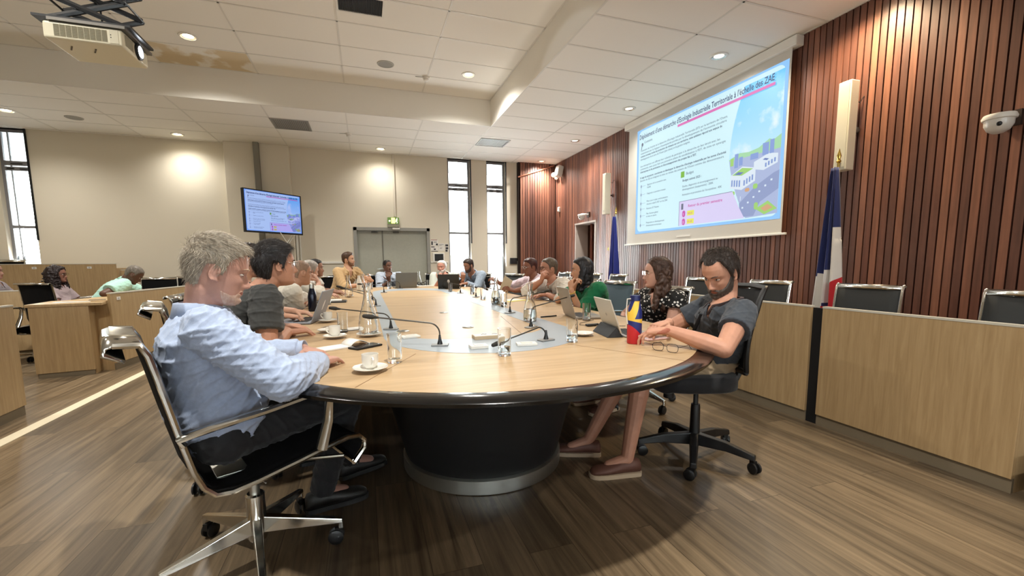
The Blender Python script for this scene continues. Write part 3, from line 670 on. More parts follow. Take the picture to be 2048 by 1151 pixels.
MB().b2((-w/2+.03, -.01, .101), (w/2+.02, .36, .118)).build('mounting_plate', mat('plate grey', (120, 116, 110), .4, .6), t, smooth=None)
l = wthing('scissor_lift', ((x0+x1)/2, 3.66, zb+.12), 'black folding scissor lift between the ceiling and the projector', 'lift')
zz = .0; n = 9; dz = (ZU-zb-.12-.03)/n
sc = MB()
for sy in (-.11, .11):
    for i in range(n):
        for s in (-1, 1):
            sc.tube([(-.21*s, sy+.006*s, i*dz+.01), (.21*s, sy+.006*s, (i+1)*dz+.01)], .011, 6, flat=1.6)
sc.build('scissor_arms', M_black, l, smooth=30)
for i in range(n+1):
    for s in (-1, 1): MB().tube([(.21*s, -.13, i*dz+.01), (.21*s, .13, i*dz+.01)], .007, 6).build('cross_rod', M_black, l)
MB().b2((-.24, -.16, -.002), (.24, .16, .012)).build('lower_plate', M_black, l, smooth=None)
MB().b2((-.24, -.16, ZU-zb-.12-.03), (.24, .16, ZU-zb-.12)).build('ceiling_plate', M_black, l, smooth=None)
cb = MB(); cb.tube([(-.05+.1*math.sin(k*.9), .05*math.cos(k*1.3), .02+k*dz*.45) for k in range(2*n)], .006, 6); cb.build('cable', M_black, l)
pl = bpy.data.lights.new('projector beam', 'SPOT'); pl.energy = 25; pl.spot_size = R(40); pl.color = (.85, .93, 1); pl.shadow_soft_size = .03
po = bpy.data.objects.new('projector beam', pl); C.objects.link(po); po.location = (x1+.05, 3.7, zb+.055)
po.rotation_euler = (V((XS, 5.2, 2.5))-po.location).to_track_quat('-Z', 'Y').to_euler()
# ================================================================ TABLE
TZ = .74
def outline(a, b1, b2, cx=.63, y0=2.5, y1=6.7, n=48):
    pts = []
    for i in range(n+1):
        t = PI+PI*i/n; pts.append((cx+a*math.cos(t), y0+b1*math.sin(t)))
    for i in range(n+1):
        t = PI*i/n; pts.append((cx+a*math.cos(t), y1+b2*math.sin(t)))
    return pts
M_top = wood('table oak veneer', (172, 144, 108), (197, 170, 133), .42, (1.0, 13, 13), spec=.4, coat=.0)
M_rim = mat('black lacquer rim', (8, 9, 11), .16, coat=.25)
M_inlay = mat('grey blue inlay', (156, 166, 174), .42)
tb_ = wthing('conference_table', (.63, 4.6, 0), 'huge oval conference table, oak veneer with a grey inlay and black rim', 'table')
W_(tb_, MB().prism(outline(1.185, 1.235, 1.33), TZ-.03, TZ).build('tabletop', M_top, tb_, smooth=30))
rm = MB()
prof = [(1.185, TZ-.0005), (1.19, TZ+.001), (1.255, TZ-.008), (1.262, TZ-.014), (1.260, TZ-.026), (1.235, TZ-.034), (1.2, TZ-.038), (1.1, TZ-.038), (1.1, TZ-.031)]
rm.loft([[(p[0], p[1], z) for p in outline(a, a+.05, a+.145)] for a, z in prof], cap=False)
W_(tb_, rm.build('rim', M_rim, tb_, smooth=35))
def ringgrid(outer, inner, z, n):
    mb = MB(); mb.loft([[(p[0], p[1], z-.002) for p in outer], [(p[0], p[1], z) for p in outer], [(p[0], p[1], z) for p in inner], [(p[0], p[1], z-.002) for p in inner]], cap=False); return mb
oo = outline(.56, .62, .8, cx=.64, y0=2.48, y1=6.5); ii = outline(.43, .28, .5, cx=.61, y0=2.55, y1=6.3)
W_(tb_, ringgrid(oo, ii, TZ+.0012, 0).build('inlay_band', M_inlay, tb_, smooth=30))
sm = MB()
sm.box((.90, 2.7, TZ+.0004), (.004, .95, .0006), Matrix.Rotation(R(-9), 3, 'Z'))
for a, b in (((.0, 2.9), (-.5, 2.95)), ((.95, 1.95), (1.25, 1.42)), ((1.2, 3.1), (1.8, 3.15)), ((.2, 1.98), (-.05, 1.5)), ((.18, 5.4), (1.04, 5.4))):
    a = V((*a, 0)); b = V((*b, 0)); d = b-a; sm.box(((a.x+b.x)/2, (a.y+b.y)/2, TZ+.0004), (d.length, .003, .0006), Matrix.Rotation(math.atan2(d.y, d.x), 3, 'Z'))
W_(tb_, sm.build('veneer_joint', mat('joint brown', (132, 102, 70), .5), tb_, smooth=None))
for cy in (2.42, 6.7):
    p_ = [(.44, .075), (.45, .10), (.50, .30), (.56, .5), (.62, .64), (.64, TZ-.05)]
    W_(tb_, MB().lathe(p_, (.62, cy, 0), 56).build('pedestal', mat('pedestal black', (10, 10, 11), .55), tb_, smooth=30))
    W_(tb_, MB().lathe([(.455, 0), (.46, .004), (.46, .073), (.45, .08), (.43, .08)], (.62, cy, 0), 64).build('kick_ring', M_satin, tb_, smooth=40))
# ================================================================ TABLEWARE
M_por = mat('white porcelain', (232, 230, 222), .18, coat=.4)
M_glass = glassmat('clear glass', (250, 252, 252), 0, 1.45)
M_water = glassmat('water', (240, 248, 250), 0, 1.33)
def saucer_parts(parent, r=.062):
    return MB().lathe([(.001, .004), (.022, .004), (.026, .007), (r*.8, .010), (r, .017), (r*.985, .019), (r*.78, .0125), (.03, .0085), (.001, .0075)], n=40).build('plate', M_por, parent)
def saucer(p, label, r=.062):
    q = atz(*p, TZ) if len(p) == 2 else V(p); t = wthing('saucer', (q.x, q.y, TZ+.001), label, 'saucer', None); saucer_parts(t, r); return t
def cup(p, label, az=0, coffee=True, z=.0095):
    q = atz(*p, TZ) if len(p) == 2 else V(p); t = wthing('coffee_cup', (q.x, q.y, TZ+z), label, 'cup'); t.rotation_euler = (0, 0, az)
    MB().lathe([(.001, 0), (.018, 0), (.019, .004), (.027, .012), (.0305, .026), (.0315, .056), (.0297, .056), (.0285, .026), (.024, .012), (.001, .008)], n=36).build('bowl', M_por, t)
    MB().tube([(.029, 0, .044), (.040, 0, .047), (.046, 0, .040), (.044, 0, .029), (.036, 0, .020), (.028, 0, .018)], .0042, 8, up=(0, 1, 0)).build('handle', M_por, t)
    if coffee: MB().lathe([(.001, .012), (.0245, .0125), (.0245, .013), (.001, .013)], n=30).build('coffee_dregs', mat('coffee', (60, 34, 20), .3), t)
    return t
def tumbler(p, label, water=0.0, r=.030, h=.121, q=None):
    q = atz(*p, TZ) if q is None else V(q); t = wthing('drinking_glass', (q.x, q.y, TZ+.001), label, 'glass')
    MB().lathe([(.001, 0), (r*.93, 0), (r*.95, .003), (r, h), (r-.0018, h), (r*.95-.0022, .016), (.001, .014)], n=36).build('tumbler', M_glass, t)
    if water: MB().lathe([(.001, .0145), (r*.95-.0026, .0165), (r*.95-.0022+(.001), water), (.001, water)], n=36).build('water', M_water, t)
    return t
def carafe(p, label, water=0.0, saucer_under=False, s=1.0, q=None, cap=False):
    q = atz(*p, TZ) if q is None else V(q); z = .010 if saucer_under else .001
    t = wthing('carafe', (q.x, q.y, TZ+z), label, 'carafe')
    pr = [(.001, 0), (.040, 0), (.045, .006), (.048, .03), (.047, .06), (.041, .10), (.030, .14), (.021, .18), (.0175, .21), (.018, .235), (.0235, .262)]
    ins = [(r_-.0026, z_) for r_, z_ in reversed(pr[2:])]+[(.001, .006)]
    MB().lathe([(a*s, b*s) for a, b in pr+ins], n=40).build('flask', M_glass, t)
    if water:
        w = [(.001, .0065)]+[(r_-.0028, z_) for r_, z_ in pr[2:] if z_ < water]+[(.040 if water < .09 else .030, water), (.001, water)]
        w[1] = (w[1][0], .0075); MB().lathe([(a*s, b*s) for a, b in w], n=36).build('water', M_water, t)
    if cap: MB().lathe([(.001, .268), (.021, .266), (.022, .262), (.018, .256), (.014, .235)], n=24).build('stopper', M_white, t)
    return t
saucer((741, 742), 'white saucer nearest the camera, under the espresso cup', .066)
cup((741, 740), 'white espresso cup nearest the camera, handle towards the camera', R(-75))
saucer((670, 676), 'white saucer left of the big carafe, under the cup with a left-hand handle'); cup((670, 674), 'white espresso cup left of the big carafe, handle to the left', R(170))
saucer((656, 644), 'white saucer under the cup next to the open laptop of the typing hands'); cup((656, 642), 'white espresso cup just right of the open laptop of the typing hands', R(185))
s_ = saucer((655, 664), 'empty white saucer with a small spoon, between the two left-hand cups', .058)
q = atz(657, 660, TZ)
o = MB().tube([(q.x-.03, q.y, TZ+.020), (q.x+.02, q.y+.02, TZ+.024), (q.x+.05, q.y+.035, TZ+.026)], [.004, .0016, .002], 8).ball((q.x-.035, q.y-.002, TZ+.0205), (.010, .006, .002)).build('teaspoon', M_satin); tag(o, 'small metal teaspoon lying on the empty saucer', 'spoon')
saucer((1166, 671), 'white saucer behind the right-hand tumbler', .06)
saucer((738, 672), 'white saucer under the big carafe on the left', .068)
c0 = atz(738, 672, TZ)
carafe(None, 'big clear glass carafe on a saucer, nearest on the left side', 0.0, True, 1.12, (c0.x, c0.y, 0))
carafe((1060, 642), 'clear glass carafe half full of water, nearest on the right side', .085)
carafe((992, 608), 'clear carafe standing in the bright reflection, behind the small microphones', .14)
carafe((698, 594), 'clear carafe in front of the man in the beige shirt', 0, True); saucer((698, 594), 'white saucer under the carafe in front of the man in the beige shirt')
carafe((726, 583), 'clear carafe right of the man in the beige shirt', .05)
carafe((838, 571), 'clear carafe at the far end between the two grey laptops', .04)
tumbler((790, 724), 'tall empty tumbler nearest on the left, right of the espresso cup')
tumbler((1009, 710), 'tall tumbler nearest in the middle with a little water', .04)
tumbler((1144, 683), 'tall tumbler on the right in front of the white saucer', .035)
tumbler((686, 664), 'tumbler on the left beside the cup with the left-hand handle', .012)
tumbler((656, 609), 'tumbler beside the notepad further up the left side', .04)
tumbler((1173, 640), 'tumbler with water behind the laptop of the woman in green', .055)
tumbler((1008, 612), 'tumbler next to the carafe in the bright reflection', .04)
tumbler((966, 598), 'tumbler in the middle of the far right microphones', .03)
tumbler((945, 588), 'tumbler beside the far microphones, in front of the man leaning forward', .03)
tumbler((901, 583), 'tumbler in front of the dark laptop of the bearded man', .03)
tumbler((779, 577), 'tumbler at the far end in front of the larger grey laptop', .03)
tumbler((742, 578), 'tumbler beside the carafe right of the man in the beige shirt', .03)
tumbler((857, 573), 'tumbler at the far end beside the clear carafe', .03)
# bottles
def bottle(q, prof, m, label, capm=None, capz=None, n=28):
    t = wthing('bottle', (q.x, q.y, TZ+.001), label, 'bottle'); MB().lathe(prof, n=n).build('body', m, t)
    if capm: MB().lathe([(.001, capz[1]), (capz[2], capz[1]), (capz[2], capz[0]), (.001, capz[0]-.001)], n=n).build('bottle_cap', capm, t)
    return t
q = atz(626, 622, TZ)
bottle(q, [(.001, 0), (.034, 0), (.036, .006), (.036, .13), (.031, .16), (.022, .19), (.020, .20), (.001, .2)], mat('navy steel bottle', (16, 20, 36), .22, .3), 'dark steel bottle with a silver cap behind the open laptop', M_satin, (.2, .235, .021))
q = atz(719, 584, TZ)
bottle(q, [(.001, 0), (.034, 0), (.036, .006), (.036, .14), (.03, .17), (.02, .20), (.018, .215), (.001, .215)], mat('white steel bottle', (226, 222, 212), .35), 'plain white bottle in front of the man in the beige shirt', M_white, (.215, .24, .018))
def patchmat():
    m = bpy.data.materials.new('bottle pattern'); m.use_nodes = True; nt = m.node_tree; b = nt.nodes['Principled BSDF']; N = nt.nodes.new; L = nt.links
    tc = N('ShaderNodeTexCoord'); sp = N('ShaderNodeSeparateXYZ'); L.new(tc.outputs['Object'], sp.inputs[0])
    def lin(a, bb, c, thr):   # a*x+b*y+c*z > thr
        d = N('ShaderNodeVectorMath'); d.operation = 'DOT_PRODUCT'; L.new(tc.outputs['Object'], d.inputs[0]); d.inputs[1].default_value = (a, bb, c)
        g = N('ShaderNodeMath'); g.operation = 'GREATER_THAN'; g.inputs[1].default_value = thr; L.new(d.outputs['Value'], g.inputs[0]); return g.outputs[0]
    def mix(f, c1, c2):
        x = N('ShaderNodeMix'); x.data_type = 'RGBA'; L.new(f, x.inputs[0])
        for i, c in ((6, c1), (7, c2)):
            if isinstance(c, tuple): x.inputs[i].default_value = srgb(c)+(1,)
            else: L.new(c, x.inputs[i])
        return x.outputs[2]
    blue, red, yel = (26, 40, 110), (196, 36, 48), (236, 196, 74)
    base = mix(lin(.95, 0, 1, .062), red, blue)                # red foot under a slanting edge
    def both(f, g):
        mm = N('ShaderNodeMath'); mm.operation = 'MULTIPLY'; L.new(f, mm.inputs[0]); L.new(g, mm.inputs[1]); return mm.outputs[0]
    base = mix(both(lin(.25, 0, 1, .109), lin(0, 0, -1, -.126)), base, yel)
    base = mix(both(both(lin(-.94, 0, .345, .062), lin(.94, 0, -.345, -.088)), lin(0, 0, 1, .126)), base, yel)
    L.new(base, b.inputs['Base Color']); b.inputs['Roughness'].default_value = .4
    return m
q = atz(1268, 686, TZ)
t = bottle(q, [(.001, 0), (.033, 0), (.036, .005), (.0365, .15), (.033, .175), (.026, .20), (.024, .215), (.001, .216)], patchmat(), 'blue, yellow and red patterned insulated bottle beside the tablet', mat('navy cap', (24, 34, 84), .4), (.215, .242, .0255))
MB().lathe([(.001, 0), (.0075, .001), (.0075, .003), (.001, .003)], M=Matrix.Rotation(R(90), 3, 'X'), c=(.006, -.0345, .04), n=16).build('white_spot', M_white, t)
MB().tube([(-.0255, 0, .225), (-.045, .0, .225), (-.05, 0, .15), (-.04, 0, .10)], .003, 6).build('carry_strap', M_white, t)
# microphones
def mic(base, head, label, az=None, arch=.16):
    """desk gooseneck: plate, cone, neck that rises, bends over and runs straight to the head (world points)"""
    b = V(base); h = V(head); t = wthing('gooseneck_microphone', (b.x, b.y, TZ+.0015), label, 'microphone', None)
    d = h-b; d.z = 0; L = d.length; d = d/L; w = V((-d.y, d.x, 0)); hz = h.z-TZ
    a = math.atan2(d.y, d.x)
    Mz = Matrix.Rotation(a, 3, 'Z')
    MB().box((0, 0, .004), (.085, .05, .008), Mz).build('base_plate', mat('mic plate grey', (150, 150, 148), .4, .5), t, smooth=None, bevel=.003)
    MB().lathe([(.014, .008), (.008, .03), (.005, .055), (.001, .056)], n=16).build('socket', M_black, t)
    pts = []
    top = arch
    for k in range(9):
        u = k/8; ang = u*PI/2*.92; rr = .055
        pts.append(d*(rr*(1-math.cos(ang)))+V((0, 0, top-rr+rr*math.sin(ang))))
    pts = [V((0, 0, .05)), V((0, 0, (top-.055)*.6))]+pts
    e = d*L+V((0, 0, hz))
    pts.append(pts[-1].lerp(e, .5)); pts.append(e)
    MB().tube(pts, .0038, 8).build('neck', mat('mic neck', (70, 68, 64), .4, .6), t)
    u = (e-pts[-2]).normalized()
    MB().tube([e-u*.03, e-u*.008, e, e+u*.02, e+u*.045, e+u*.05], [.005, .0085, .0115, .012, .009, .003], 12).build('head', mat('mic foam', (44, 42, 38), .8), t)
mic(atz(880, 691), atY(745, 634, 2.22), 'gooseneck microphone nearest on the left, head pointing at the tall carafe', arch=.115)
mic(atz(782, 659), atY(672, 617, 2.95), 'second gooseneck microphone on the left, behind the big carafe', arch=.10)
mic(atz(752, 612), atY(683, 575, 4.35), 'third gooseneck microphone on the left, rod behind the carafe neck', arch=.1)
mic(atz(745, 600), atY(690, 577, 4.95), 'fourth gooseneck microphone on the left, close beside the third', arch=.1)
mic(atz(1092, 681), atY(1000, 685, 1.99), 'nearest right microphone, bent low with its head by the white card box', arch=.075)
mic(atz(1062, 655), atY(1143, 592, 2.9), 'long gooseneck microphone reaching up right in front of the woman in green', arch=.13)
mic(atz(1020, 626), atY(1092, 582, 3.6), 'gooseneck microphone in front of the man in the white shirt on the right', arch=.12)
mic(atz(952, 594), atY(972, 578, 5.2), 'small microphone on the far right curve, in the bright reflection', arch=.13)
mic(atz(921, 586), atY(950, 574, 6.0), 'small microphone in front of the man leaning forward', arch=.12)
mic(atz(885, 578), atY(915, 569, 6.7), 'small microphone in front of the bearded man', arch=.12)
mic(atz(800, 577), atY(760, 566, 7.2), 'small microphone in front of the larger far grey laptop', arch=.12)
mic(atz(768, 585), atY(722, 568, 6.4), 'small microphone beside the far left carafe', arch=.11)
mic(atz(992, 606), atY(1004, 612, 3.85), 'small dark microphone lying low in front of the bright carafe', arch=.06)
# flat lids, boxes, cards
def card(p, d, label, name='name_card_holder', m=None, az=0, q=None):
    q = atz(*p, TZ) if q is None else q; t = wthing(name, (q.x, q.y, TZ+.0015), label, 'control unit'); t.rotation_euler = (0, 0, az)
    MB().box((0, 0, d[2]/2), d).build('base', m or M_white, t, smooth=None, bevel=.002)
    MB().box((0, 0, d[2]+.0015), (d[0]*.55, d[1]*.55, .003)).build('raised_lid', mat('pale lid', (214, 212, 204), .5), t, smooth=None, bevel=.001)
    return t
card((957, 696), (.085, .06, .016), 'small pale desk unit left of the nearest tumbler', 'desk_unit')
card((1053, 690), (.10, .06, .012), 'small pale desk unit right of the nearest tumbler', 'desk_unit', az=R(-10))
card((820, 675), (.10, .065, .012), 'small cream desk unit left of the nearest microphone base', 'desk_unit', az=R(15))
q = atz(977, 676, TZ); t = wthing('card_box', (q.x, q.y, TZ+.0015), 'shallow white box with scribbled lid in the middle of the inlay', 'box')
MB().box((0, 0, .009), (.17, .075, .018)).build('tray', mat('kraft side', (190, 170, 140), .7), t, smooth=None, bevel=.001)
MB().box((0, 0, .0195), (.165, .07, .003)).build('lid', paper, t, smooth=None)
MB().tube([(-.04, .0, .0215), (-.03, .012, .0215), (-.02, 0, .0215), (-.01, .01, .0215)], .0015, 5).tube([(.02, 0, .0215), (.035, .015, .0215), (.045, 0, .0215), (.055, .013, .0215)], .0015, 5).build('scribble', ink, t)
for p, lab in (((936, 654), 'oval cable lid in the middle of the table, nearer one'), ((888, 625), 'oval cable lid in the middle of the table, further one'), ((806, 662), 'oval cable lid beside the second left microphone')):
    q = atz(*p, TZ); t = wthing('desk_grommet', (q.x, q.y, TZ+.001), lab, 'lid')
    MB().lathe([(.001, .004), (.032, .004), (.038, 0)], n=30).build('disc', M_satin, t); MB().box((.006, 0, .0045), (.03, .012, .002)).build('slot', mat('slot grey', (90, 90, 90), .4), t, smooth=None)
# open notepad and phone
q = atz(682, 694, TZ); t = wthing('notepad', (q.x, q.y, TZ+.001), 'open white spiral notepad in front of the grey haired man', 'notepad'); t.rotation_euler = (0, 0, R(30))
MB().box((-.04, 0, .003), (.13, .10, .006)).build('lower_page', paper, t, smooth=None)
pg = MB(); rows = []
for k in range(13):
    u = k/12; x = .025+.115*u; z = .006+.028*math.sin(PI*min(u*1.15, 1))**.8*(1-.35*u)
    rows.append([(x, -.05, z), (x, .05, z)])
pg.loft(rows, cap=False, closed=False); o = pg.build('turned_page', paper, t, smooth=60); sd = o.modifiers.new('s', 'SOLIDIFY'); sd.thickness = .002
q = atz(731, 694, TZ); t = wthing('phone', (q.x, q.y, TZ+.001), 'black phone lying beside the open notepad', 'phone'); t.rotation_euler = (0, 0, R(38))
MB().box((0, 0, .0045), (.15, .075, .009)).build('case', M_black, t, smooth=None, bevel=.003)
MB().box((0, 0, .0093), (.138, .066, .0006)).build('screen', mat('phone glass', (20, 18, 24), .06), t, smooth=None)
q = atz(700, 659, TZ); t = wthing('notepad', (q.x, q.y, TZ+.001), 'small white notepad behind the tumbler on the left', 'notepad'); t.rotation_euler = (0, 0, R(20))
MB().box((0, 0, .0035), (.14, .09, .007)).build('pages', paper, t, smooth=None); MB().box((0, 0, .001), (.148, .098, .002)).build('cover', M_black, t, smooth=None)
q = atz(640, 600, TZ); q = V((-.36, 5.05, 0)); t = wthing('notepad', (q.x, q.y, TZ+.001), 'white notepad on a black folder in front of the folded arms', 'notepad')
MB().box((0, 0, .006), (.30, .24, .012)).build('folder', M_black, t, smooth=None, bevel=.002); MB().box((-.01, 0, .018), (.22, .17, .012)).build('pages', paper, t, smooth=None)
q = V((1.50, 4.45, 0)); t = wthing('document', (q.x, q.y, TZ+.001), 'yellow and white sheets lying before the man in the pink shirt', 'papers'); t.rotation_euler = (0, 0, R(25))
MB().box((0, 0, .001), (.3, .21, .002)).build('yellow_sheet', mat('yellow paper', (232, 224, 120), .8), t, smooth=None); MB().box((.03, .04, .003), (.26, .18, .0015)).build('white_sheet', paper, t, smooth=None)
q = atz(1098, 634, TZ); o = MB().tube([(q.x-.07, q.y-.01, TZ+.0065), (q.x+.07, q.y+.02, TZ+.0065)], .0052, 8).build('pen', M_black); tag(o, 'black pen on the table behind the right-hand carafe', 'pen')
q = atz(1325, 679, TZ); t = wthing('phone', (q.x-.03, q.y+.03, TZ+.001), 'pale pink phone lying by the laptop of the man in the polo shirt', 'phone'); t.rotation_euler = (0, 0, R(5))
MB().box((0, 0, .0045), (.15, .072, .009)).build('case', mat('pink case', (222, 186, 180), .4), t, smooth=None, bevel=.003)
MB().box((0, 0, .0093), (.14, .064, .0006)).build('screen', mat('pale phone glass', (205, 190, 190), .1), t, smooth=None)
def spectacles_mesh(w=.066, lens=(.026, .019), arm=.14, fold=False, r=.0013, fm=None, parent=None, M=None, glass=True):
    M = M or Matrix.Identity(4); fr = MB()
    for s in (-1, 1):
        pts = [V((s*.034+lens[0]*abs(math.cos(a))**.7*(1 if math.cos(a) > 0 else -1), 0, lens[1]*abs(math.sin(a))**.7*(1 if math.sin(a) > 0 else -1))) for a in (2*PI*k/20 for k in range(21))]
        fr.tube(pts, r, 6)
        x = s*(.034+lens[0]+.002)
        if fold: fr.tube([(x, 0, .006), (x, -.006, .006), (x-s*.01, -.012, .004), (x-s*.125, -.016+(.005 if s > 0 else 0), -.008)], r, 6)
        else: fr.tube([(x, 0, .006), (x+s*.004, -.01, .006), (x+s*.006, -arm*.72, .004), (x+s*.004, -arm, -.022)], r, 6)
    fr.tube([(-.009, 0, .004), (0, .002, .007), (.009, 0, .004)], r, 6); fr.xf(M)
    o = fr.build('frame', fm or M_black, parent)
    if glass:
        gl = MB()
        for s in (-1, 1):
            pts = [V((s*.034+lens[0]*.96*abs(math.cos(a))**.7*(1 if math.cos(a) > 0 else -1), 0, lens[1]*.96*abs(math.sin(a))**.7*(1 if math.sin(a) > 0 else -1))) for a in (2*PI*k/20 for k in range(20))]
            gl.loft([[p+V((0, -.0006, 0)) for p in pts], [p+V((0, .0006, 0)) for p in pts]])
        gl.xf(M); g = gl.build('lenses', glassmat('lens glass', (255, 255, 255), 0, 1.05), parent); return o, g
    return o, None
q = atz(1330, 703, TZ); t = wthing('reading_glasses', (q.x, q.y, TZ+.021), 'dark framed reading glasses lying open near the right edge of the table', 'glasses')
spectacles_mesh(parent=t, M=Matrix.Rotation(R(-62), 4, 'Z') @ Matrix.Rotation(R(180), 4, 'Z') @ Matrix.Scale(1, 4), r=.0012)
# laptops
def laptop(pos, az, label, w=.32, d=.22, open_=110, shell=None, screen_on=None, badge=None, key=True, badge_c=(230, 230, 228)):
    """az: direction the user looks (screen lid at the far side)"""
    t = wthing('laptop', (pos[0], pos[1], TZ+.002), label, 'laptop'); t.rotation_euler = (0, 0, -R(az))
    sh = shell or M_satin
    MB().b2((-w/2, -d/2, 0), (w/2, d/2, .014)).build('base', sh, t, smooth=None, bevel=.004)
    if key:
        kb = MB()
        for i in range(12):
            for j in range(5): kb.box((-w/2+.03+i*(w-.06)/11, d/2-.035-j*.019, .0150), ((w-.06)/11*.85, .016, .002))
        kb.build('keyboard', M_black, t, smooth=None)
        MB().box((0, -d/2+.045, .0143), (.10, .06, .0008)).build('touchpad', mat('touchpad', (120, 120, 122), .4), t, smooth=None)
    a = R(open_-90); Ml = Matrix.Translation((0, d/2, .012)) @ Matrix.Rotation(-a, 4, 'X')
    MB().b2((-w/2, 0, 0), (w/2, .007, d)).xf(Ml).build('lid', sh, t, smooth=None, bevel=.003)
    MB().b2((-w/2+.008, -.0012, .012), (w/2-.008, -.0002, d-.008)).xf(Ml).build('display', screen_on or mat('display dark', (30, 36, 48), .15, emis=.15), t, smooth=None)
    if badge:
        MB().lathe([(.001, .0006), (1, .0006), (1, 0)], n=24).xf(Matrix.Diagonal((badge[0], badge[1], 1, 1))).xf(Ml @ Matrix.Translation((0, .0072, d*.5)) @ Matrix.Rotation(R(-90), 4, 'X')).build('badge', mat('badge'+str(badge_c), badge_c, .4), t)
    return t
M_lapgrey = mat('laptop grey', (140, 146, 156), .45, .25)
M_lapdark = mat('laptop dark', (52, 50, 46), .4, .2)
M_laptan = mat('laptop bronze grey', (150, 142, 130), .4, .4)
laptop((-.46, 3.40), 99, 'open grey laptop with a white oval badge under the typing hands', .33, .23, 112, M_lapgrey, badge=(.018, .04), badge_c=(240, 240, 240))
laptop((.62, 7.55), 172, 'large grey laptop of the man in pale blue at the far end', .36, .25, 100, mat('laptop mid grey', (118, 116, 108), .5))
laptop((1.28, 6.95), 198, 'dark laptop with a white badge in front of the bearded man', .34, .23, 105, M_lapdark, badge=(.02, .03))
laptop((1.55, 2.90), -80, 'bronze grey laptop in front of the woman in green', .31, .22, 106, M_laptan, badge=(.008, .008), badge_c=(160, 160, 165))
# tablet on a folding stand with keyboard
p = atz(1232, 680, TZ)
t = wthing('tablet_computer', (1.33, 2.13, TZ+.002), 'silver tablet propped on a black triangular folding stand before the man in the polo shirt', 'tablet'); t.rotation_euler = (0, 0, R(80))
a = R(20); Ml = Matrix.Translation((0, .0, .004)) @ Matrix.Rotation(-a, 4, 'X')
MB().b2((-.13, 0, .02), (.13, .008, .215)).xf(Ml).build('back_shell', mat('tablet silver', (202, 198, 186), .35, .3), t, smooth=None, bevel=.003)
MB().b2((-.123, -.0012, .028), (.123, -.0002, .208)).xf(Ml).build('display', mat('display dark', (30, 36, 48), .15, emis=.15), t, smooth=None)
MB().lathe([(.001, .0006), (.009, .0006), (.009, 0)], n=20).xf(Ml @ Matrix.Translation((0, .0082, .12)) @ Matrix.Rotation(R(-90), 4, 'X')).build('badge', M_satin, t)
st = MB(); st.loft([[(-.12, -.005, 0), (-.12, .085, 0), (-.12, .035, .055)], [(.12, -.005, 0), (.12, .085, 0), (.12, .035, .055)]]); st.build('folding_stand', mat('stand black', (38, 40, 42), .7), t, smooth=None)
MB().b2((-.125, -.19, 0), (.125, -.01, .008)).build('keyboard_cover', mat('keyboard grey', (160, 158, 156), .4), t, smooth=None, bevel=.002)
kb = MB()
for i in range(12):
    for j in range(5): kb.box((-.107+i*.0195, -.035-j*.019, .009), (.016, .015, .002))
kb.build('keys', M_black, t, smooth=None)
# small adapter and cables
q = atz(1182, 652, TZ); t = wthing('cable_adapter', (q.x, q.y, TZ+.001), 'small black adapter with thin looping cables behind the tablet', 'adapter')
MB().box((0, 0, .008), (.07, .03, .014)).box((.05, .02, .007), (.03, .018, .012)).build('body', M_black, t, smooth=None, bevel=.004)
MB().tube([(-.03, 0, .006), (-.05, .06, .004), (-.01, .13, .004), (.06, .17, .004), (.12, .18, .012)], .0018, 6).tube([(.06, .02, .006), (.12, .05, .004), (.17, -.02, .004), (.14, -.08, .004), (.19, -.1, .004)], .0018, 6).build('cable', M_black, t)
q = V((.86, 7.72, 0)); t = wthing('cable_bundle', (q.x, q.y, TZ+.002), 'tangle of black cables on the table beside the large far laptop', 'cables')
cb = MB()
for s in range(3):
    cb.tube([(.03*s+.09*math.cos(k*.7+s), .05*math.sin(k*.7), .02+.02*s+.03*math.sin(k*1.1+s)) for k in range(12)], .005, 6)
cb.tube([(.1, -.05, .005), (-.05, -.2, .005), (-.25, -.2, .005)], .004, 6); cb.build('cable', M_black, t)
q = V((.98, 7.55, 0)); t = wthing('power_strip', (q.x, q.y, TZ+.001), 'white power strip by the tangle of cables at the far end', 'power strip')
MB().box((0, 0, .015), (.26, .05, .03)).build('housing', M_white, t, smooth=None, bevel=.006); MB().box((0, 0, .031), (.2, .02, .002)).build('sockets', mat('socket grey', (120, 120, 118), .5), t, smooth=None)

